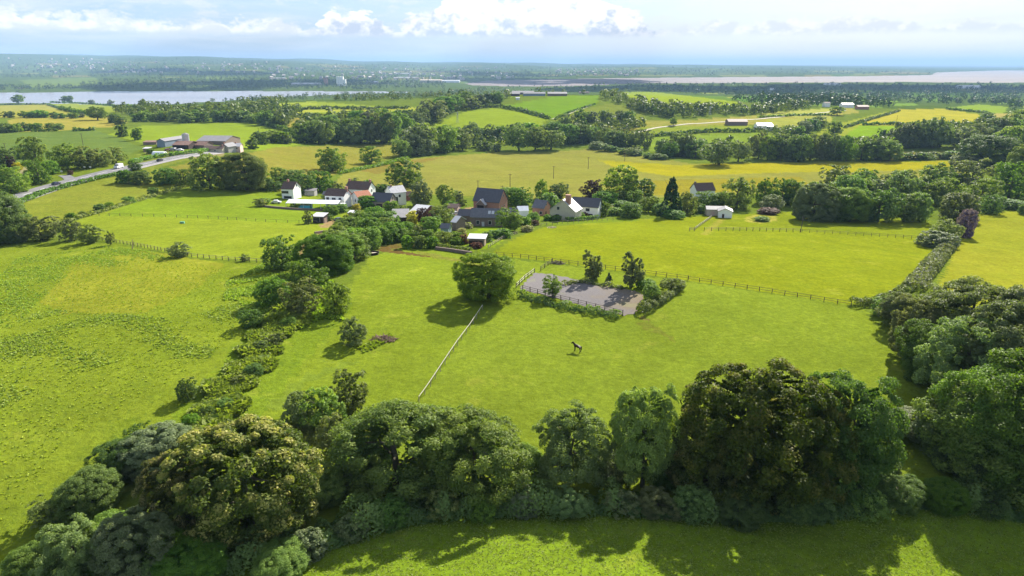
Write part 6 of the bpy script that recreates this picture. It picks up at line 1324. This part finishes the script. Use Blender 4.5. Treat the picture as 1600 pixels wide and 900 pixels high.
# ---------------------------------------------------------------- fences
postwood = material('fence_timber', (.085, .065, .05), .9, .3, 4); palefence = material('bleached_fence_rail', (.55, .50, .42), .85, .2, 3); greywood = material('grey_fence_timber', (.26, .22, .18), .9, .3, 4)
def fence(name, label, pts, gap, h, rails, pm, rm, pw=.14, rh=.12, rt=.05, group=None, sag=0.0):
    P = cast(*dense(pts, False, 8).T); d = np.hypot(*np.diff(P[:, :2], axis=0).T); s = np.concatenate([[0], np.cumsum(d)]); n = max(2, int(s[-1] / gap) + 1)
    u = np.linspace(0, s[-1], n); X = np.interp(u, s, P[:, 0]); Y = np.interp(u, s, P[:, 1]); Z = H0(X, Y)
    root = empty(name, (X[0], Y[0], Z[0]), 0, label, 'fence', group)
    pme = MB().box(-pw / 2, pw / 2, -pw / 2, pw / 2, -.3, h).mesh('post'); pme.materials.append(pm)
    for i in range(n):
        if i < 100:
            o = link('post', pme, None, root); o.location = (X[i] - X[0], Y[i] - Y[0], Z[i] - Z[0]); o.rotation_euler = (math.sin(i * 2.3) * .07, math.cos(i * 1.7) * .07, math.atan2(Y[-1] - Y[0], X[-1] - X[0]))
    for z in rails:
        b = MB()
        for i in range(n - 1):
            a_ = Vector((X[i] - X[0], Y[i] - Y[0], Z[i] - Z[0] + z + .02 * math.sin(i * 3.1))); c_ = Vector((X[i + 1] - X[0], Y[i + 1] - Y[0], Z[i + 1] - Z[0] + z + .02 * math.sin(i * 3.1 + 3.1)))
            b.bar(a_, c_, rt, rh)
        b.build('rail', rm, root)
    return root
fence('tape_fence', 'pale single rail fence running down the paddock from the broad round tree', [(754, 484), (735, 513), (714, 541), (691, 576), (670, 608), (655, 629)], 2.6, 1.15, [1.1], greywood, palefence, .10, .12, .06)
fence('arena_fence', 'dark post and rail fence along the front of the riding arena', [(806, 451), (880, 471), (973, 494)], 2.1, 1.35, [1.25, .8, .4], postwood, postwood, .13, .07)
fence('arena_end_fence', 'short pale rail fence along the arena end by the round tree', [(807, 450), (820, 437), (835, 426)], 2.2, 1.2, [1.1, .6], postwood, palefence, .15, .14)
fence('gate_fence', 'short fence linking the arena corner to the long paddock fence', [(845, 423), (862, 411)], 2.4, 1.2, [1.1, .6], postwood, postwood, .15)
fence('paddock_fence', 'long post fence separating the lower paddock from the yellow green paddock', [(775, 400), (820, 404), (870, 411), (1000, 428), (1075, 438)], 2.6, 1.25, [1.15, .65], postwood, postwood, .12, .06)
fence('wire_fence', 'low dark post and wire fence from the gate posts to the corner hedge', [(1075, 438), (1200, 457), (1330, 478)], 2.6, 1.1, [1.0, .5], postwood, postwood, .14, .06)
fence('track_fence', 'post and rail fence across the paddock below the field stable', [(1100, 361), (1175, 361), (1250, 363)], 2.6, 1.4, [1.3, .8], postwood, greywood, .14, .08)
fence('rail_fence', 'thin rail fence continuing from the leaning post to the spreading bush', [(1253, 363), (1340, 368), (1436, 374)], 2.6, 1.3, [1.2, .7], postwood, postwood, .12, .07)
fence('stable_fence', 'pale rails leading from the field stable down to a small gate', [(1086, 359), (1100, 349), (1112, 340)], 2.5, 1.2, [1.1, .6], greywood, palefence, .15, .16)
fence('small_gate', 'little wooden gate at the foot of the stable rails', [(1077, 361), (1085, 361)], 1.2, 1.4, [1.3, .9, .5], greywood, greywood, .2, .14)
fence('lawn_fence', 'thin post fence along the paddock top below the white cottage', [(836, 355), (880, 349), (958, 344)], 2.8, 1.1, [1.0], greywood, greywood, .13, .07)
fence('garden_side_fence', 'rail fence rising beside the bright spreading tree to the garden', [(763, 388), (785, 374), (808, 366)], 2.4, 1.1, [1.0, .5], greywood, greywood, .14, .1)
fence('pasture_fence', 'weathered post fence dividing rough pasture from the upper paddock', [(160, 376), (225, 387), (300, 402), (365, 408), (412, 411)], 2.2, 1.2, [1.1, .6], postwood, greywood, .13, .07)
fence('strip_fence', 'thin wire fence line across the smooth upper paddock', [(155, 337), (260, 339), (340, 342), (420, 347), (485, 349)], 4.2, 1.1, [1.0], postwood, postwood, .14, .04)
lp = G(1251, 363); b = MB().bar((0, 0, -.3), (2.6, 5.5, 5.2), .22); o = b.build('leaning_pole', postwood); o.location = tuple(lp); tag(o, 'leaning dark pole prop standing at the rail fence corner', 'pole')

# ---------------------------------------------------------------- poles, pylons
polew = material('pole_timber', (.12, .09, .07), .9, .3, 3)
def upole(px, py, hpx, label, arm=True):
    P = G(px, py); h = hpx * depth_of(P) / FPX / .98
    root = empty('utility_pole', tuple(P), .3, label, 'pole', 'wooden poles of the power line over the fields')
    MB().tube([(0, 0, -.5), (0, 0, h)], [.2, .14], 8).build('pole', polew, root)
    if arm: MB().box(-1.1, 1.1, -.07, .07, h - .5, h - .35).build('cross_arm', polew, root)
for a in [(747, 298, 16, 'thin pole behind the brick barn'), (797, 296, 24, 'thick pole with cross arm beyond the brick barn gable'), (865, 279, 19, 'pole in the long crop beyond the small cottage'), (919, 264, 18, 'pole far out in the long crop, above the white cottage'),
          (976, 252, 13, 'pole at the hedge side of the long crop'), (1219, 252, 16, 'pole on the bright crop edge, against the dark belt'), (1590, 305, 38, 'leaning pole before the tall dark trees by the frame'), (130, 227, 18, 'thin pole in the green wheat'), (9, 236, 12, 'short pole in the wheat at the frame edge'),
          (405, 214, 14, 'thin pole in the meadow beyond the farmhouse'), (1400, 195, 14, 'faint pole in the golden far field'), (785, 300, 10, 'short stub pole at the crop edge')]: upole(*a)
steel = material('pylon_steel', (.42, .43, .45), .5, .1, 1, metal=.4)
def pylon(px, py, hpx, label):
    P = G(px, py); h = hpx * depth_of(P) / FPX; wv = h * .11; b = MB(); th = max(.10, h * .0045)
    root = empty('pylon', tuple(P), .4, label, 'pylon', 'lattice pylons of the power line')
    lv = [(0, wv), (.3, wv * .62), (.58, wv * .36), (1, wv * .12)]
    for (z0, a0), (z1, a1) in zip(lv[:-1], lv[1:]):
        for sx_, sy_ in ((1, 1), (1, -1), (-1, -1), (-1, 1)):
            b.bar((sx_ * a0, sy_ * a0, z0 * h), (sx_ * a1, sy_ * a1, z1 * h), th * 1.5)
            b.bar((sx_ * a0, sy_ * a0, z0 * h), (-sy_ * a1 if sx_ * sy_ > 0 else sy_ * a1, sx_ * a1 if sx_ * sy_ > 0 else -sx_ * a1, z1 * h), th)
    b.build('lattice_tower', steel, root)
    for z, L in ((.62, .17), (.75, .2), (.88, .15)):
        MB().bar((-L * h, 0, z * h), (L * h, 0, z * h), th * 1.6).bar((-L * h, 0, z * h), (0, 0, (z + .05) * h), th).bar((L * h, 0, z * h), (0, 0, (z + .05) * h), th).build('cross_arm', steel, root)
for a in [(715, 192, 17, 'lattice pylon on the grassy hill field'), (1109, 181, 15, 'lattice pylon before the brown far slope'), (645, 137, 24, 'tall faint pylon by the river works')]: pylon(*a)

# ---------------------------------------------------------------- vehicles
paint = lambda n, c: material(n, c, .3, .05, 2, spec=.6)
tyre = material('tyre_rubber', (.02, .02, .02), .9, .2, 5)
def vehicle(name, label, px, py, col, rz, L, Wd, H, van=False):
    P = G(px, py); root = empty(name, (P[0], P[1], P[2] + .12), rz, label, 'van' if van else 'car')
    prof = [(0, .35), (L, .35), (L, H * .62), (L * .86, H * .66), (L * .74, H), (.06 * L, H), (0, H * .92)] if van else [(0, .3), (L, .3), (L, H * .55), (L * .78, H * .62), (L * .62, H), (L * .24, H), (L * .08, H * .66), (0, H * .6)]
    n = len(prof); b = MB()
    v = [(x - L / 2, s * Wd / 2 * (.9 if z > H * .7 else 1), z) for s in (-1, 1) for x, z in prof]
    b.add(v, [(i, (i + 1) % n, n + (i + 1) % n, n + i) for i in range(n)] + [tuple(range(n - 1, -1, -1)), tuple(range(n, 2 * n))]); b.build('body', paint(name + '_paint', col), root)
    g = MB()
    if van: g.box(L * .22, L * .36, -Wd / 2 - .01, Wd / 2 + .01, H * .66, H * .9)
    else: g.box(-L * .2, L * .16, -Wd / 2 * .93 - .02, Wd / 2 * .93 + .02, H * .68, H * .92)
    g.build('windows', MT['glass'], root)
    for sx_ in (-.31, .31):
        for sy_ in (-1, 1): MB().tube([(sx_ * L, sy_ * (Wd / 2 - .2), .33), (sx_ * L, sy_ * (Wd / 2 + .02), .33)], [.33, .33], 12).build('wheel', tyre, root)
    MB().box(L / 2 - .03, L / 2 + .02, -Wd / 2 + .1, -Wd / 2 + .4, .62, .8).build('headlight', MT['pale'], root); MB().box(L / 2 - .03, L / 2 + .02, Wd / 2 - .4, Wd / 2 - .1, .62, .8).build('headlight', MT['pale'], root)
    return root
ra = G(88, 288); rb_ = G(188, 263); rdir = math.atan2(rb_[1] - ra[1], rb_[0] - ra[0])
vehicle('delivery_van', 'white van driving on the main road beside the dark verge bush', 186, 263, (.75, .75, .75), rdir + math.pi, 5.6, 2.1, 2.5, True)
vehicle('parked_car', 'dark blue car on the main road below the side road mouth', 88, 289, (.02, .025, .06), rdir, 4.4, 1.8, 1.5)
vehicle('black_car', 'black car farther up the main road opposite the farm', 250, 252, (.012, .012, .014), rdir, 4.4, 1.8, 1.5)
vehicle('red_car', 'dull red car parked in the farmyard', 262, 236, (.20, .05, .05), .4, 4.3, 1.8, 1.5)
vehicle('white_car', 'white car parked in the farmyard near the cottages', 282, 236, (.7, .7, .7), .1, 4.3, 1.8, 1.5)
vehicle('grey_pickup', 'grey van parked beside the farm tent', 272, 236, (.25, .25, .27), -.3, 4.8, 1.9, 2.0, True)
vehicle('inn_car', 'white car parked beside the inn at the terrace end', 432, 318, (.7, .7, .7), .1, 4.3, 1.8, 1.5)
vehicle('garage_car', 'dark car on the pink drive by the tiny hut', 530, 346, (.03, .03, .04), 1.0, 4.3, 1.8, 1.5)
vehicle('silver_car', 'silver car on the gravel yard by the slate wing', 712, 336, (.45, .45, .47), .6, 4.3, 1.8, 1.5)
for i, (x, y) in enumerate([(97, 273), (133, 266), (142, 266)]):
    P = G(x, y); rt = empty('road_sign', tuple(P), rdir - 1.2, ['road sign on a post at the side road mouth', 'small white road sign before the olive trees', 'second small white road sign, nearer the van'][i], 'sign')
    MB().tube([(0, 0, -.2), (0, 0, 2.2)], [.05, .05], 6).build('post', MT['metal'], rt); MB().box(-.5, .5, -.09, -.05, 1.5, 2.2).build('sign_plate', MT['frame'], rt)

# ---------------------------------------------------------------- paddock clutter
P = G(583, 398); rt = empty('feed_trough', tuple(P), .5, 'dark round feed trough on the paddock near the gateway', 'trough')
b = MB(); ng = 14
for i in range(ng):
    a0, a1 = 6.283 * i / ng, 6.283 * (i + 1) / ng
    k = len(b.v)
    for a_ in (a0, a1):
        for r_, z in ((1.1, 0), (1.25, .8), (1.1, .8), (1.0, .25)): b.v.append((r_ * math.cos(a_) * 1.5, r_ * math.sin(a_), z))
    for j in range(3): b.f.append((k + j, k + 4 + j, k + 5 + j, k + 1 + j))
b.build('basin', MT['black'], rt); MB().box(-1.4, 1.4, -.8, .8, .2, .5).build('feed', MT['palewood'], rt)
def heap(name, label, px, py, n, r, h, mat, seed, th=.08, ln=1.6):
    P = G(px, py); rg = random.Random(seed); b = MB()
    for i in range(n):
        a_ = rg.random() * 6.28; rr_ = r * rg.random() ** .6; x, y = math.cos(a_) * rr_ * 1.5, math.sin(a_) * rr_; z = h * max(.05, 1 - rr_ / r) * rg.random() + .05
        d = Vector((rg.uniform(-1, 1), rg.uniform(-1, 1), rg.uniform(-.25, .35))).normalized() * ln * rg.uniform(.4, 1)
        b.bar(Vector((x, y, z)) - d / 2, Vector((x, y, z)) + d / 2, th * rg.uniform(.5, 1.4))
    o = b.build(name, mat); o.location = tuple(P); return tag(o, label, 'brush heap')
brushm = material('dead_branches', (.20, .13, .09), .95, .4, 3)
heap('brush_heap', 'brown heap of cut branches among weeds on the paddock', 600, 530, 150, 1.6, .8, brushm, 3)
heap('dead_branches', 'dead grey branches lying by the long paddock fence', 870, 412, 70, 1.6, .8, material('grey_dead_wood', (.16, .13, .10), .95, .3, 3), 4)
heap('bonfire_heap', 'pale low pile on the yellow green paddock below the cottage', 862, 356, 60, 1.2, .5, material('pale_straw', (.5, .44, .3), .95, .2, 3), 6)
for i, (px, py, hp, lab) in enumerate([(207, 389, 16, 'bare dead thorn snag on the pasture fence'), (267, 398, 15, 'leaning bare dead snag beside the half bare thorn')]):
    P = G(px, py); h = hp * depth_of(P) / FPX; rg = random.Random(i + 4); b = MB(); b.tube([(0, 0, -.2), (.2, .1, h * .5), (.7, .1, h)], [.16, .1, .03], 6)
    for k in range(9):
        z = h * rg.uniform(.3, .9); a_ = rg.random() * 6.28; b.tube([(.3 * z / h, .1, z), (.3 + math.cos(a_) * h * .25, math.sin(a_) * h * .25, z + h * .18)], [.05, .015], 5)
    o = b.build('dead_tree', MT['wood']); o.location = tuple(P); tag(o, lab, 'dead tree')
tr = MB().box(0, 1.6, 0, .7, -.1, .6).box(.1, 1.5, .08, .62, .6, .63).build('water_trough', MT['greentarp']); tr.location = tuple(G(281, 349)); tag(tr, 'small bluish water trough alone in the smooth upper paddock', 'trough')

# ---------------------------------------------------------------- the horse
def horse(px, py, rz, label):
    P = G(px, py)
    root = empty('horse', tuple(P), rz, label, 'horse', None, (.90, .90, .90))
    # x forward, z up; one continuous skin over a skeleton (vertex, radius)
    V = []; E_ = []; Rr = []
    def vtx(p, r): V.append(p); Rr.append(r if hasattr(r, '__len__') else (r, r)); return len(V) - 1
    def chain(start, pts):
        k = start
        for p, r in pts:
            n_ = vtx(p, r); E_.append((k, n_)); k = n_
        return k
    pel = vtx((-.62, 0, 1.24), (.27, .30))
    bar_ = chain(pel, [((-.2, 0, 1.19), (.29, .31)), ((.25, 0, 1.2), (.27, .32)), ((.58, 0, 1.26), (.22, .29))])
    head = chain(bar_, [((.84, 0, 1.47), (.15, .24)), ((1.00, 0, 1.62), (.14, .22)), ((1.14, 0, 1.74), (.13, .17)), ((1.32, 0, 1.63), (.10, .14)), ((1.52, 0, 1.45), (.075, .09)), ((1.60, 0, 1.38), (.065, .08))])
    for s in (-1, 1):
        chain(pel, [((-.72, s * .17, 1.02), (.13, .19)), ((-.60, s * .19, .76), (.085, .11)), ((-.80, s * .18, .50), (.075, .09)), ((-.76, s * .18, .22), (.06, .065)), ((-.70, s * .18, .07), (.07, .07)), ((-.68, s * .18, .0), (.075, .075))])
        chain(bar_, [((.60, s * .15, .98), (.10, .13)), ((.58, s * .16, .72), (.07, .08)), ((.61, s * .16, .46), (.07, .075)), ((.58, s * .16, .2), (.058, .06)), ((.62, s * .16, .06), (.068, .068)), ((.63, s * .16, .0), (.075, .075))])
        chain(6, [((1.12, s * .07, 1.86), (.03, .04)), ((1.14, s * .085, 1.96), (.012, .015))])
    me = bpy.data.meshes.new('horse_body'); me.from_pydata(V, E_, []); o = link('body', me, None, root)
    sk = o.modifiers.new('skin', 'SKIN'); sk.use_smooth_shade = True
    for i, r in enumerate(Rr): o.data.skin_vertices[0].data[i].radius = r
    o.data.skin_vertices[0].data[0].use_root = True
    ss = o.modifiers.new('sub', 'SUBSURF'); ss.levels = ss.render_levels = 2
    coat = bpy.data.materials.new('bay_coat'); coat.use_nodes = True; t = NT(coat.node_tree); t.n.clear()
    z = t.node('ShaderNodeSeparateXYZ', {0: t.node('ShaderNodeTexCoord').outputs['Object']}).outputs[2]
    n_ = t.node('ShaderNodeTexNoise', {'Scale': 5.0, 'Detail': 3.0}).outputs[0]
    c = t.mix(t.remap(t.math('ADD', z, t.math('MULTIPLY', n_, .3)), .55, .95, 1, 0), t.mix(n_, (.028, .012, .008), (.048, .019, .011)), (.015, .011, .010))
    pb_ = t.node('ShaderNodeBsdfPrincipled', {'Base Color': c, 'Roughness': .55, 'Specular IOR Level': .2}); t.l.new(pb_.outputs[0], t.node('ShaderNodeOutputMaterial').inputs[0]); me.materials.append(coat)
    hair = material('black_mane', (.012, .010, .010), .6, .2, 6)
    b = MB(); b.tube([(-.86, 0, 1.36), (-1.0, 0, 1.25), (-1.06, 0, .95), (-1.04, 0, .55)], [.05, .09, .10, .03], 8); b.build('tail', hair, root, True)
    b = MB()
    for i in range(10):
        f = i / 9; x, zz = .66 + .44 * f, 1.60 + .28 * f
        b.bar((x - .08, .0, zz), (x - .05, .13, zz - .22), .10, .04)
    b.build('mane', hair, root)
    b = MB()
    for s in (-1, 1): b.tube([(1.24, s * .095, 1.70), (1.25, s * .115, 1.70)], [.022, .008], 8)
    b.build('eyes', MT['black'], root)
    return root
horse(902, 549, R(140), 'bay brown horse with black mane and tail, standing head up in the paddock')
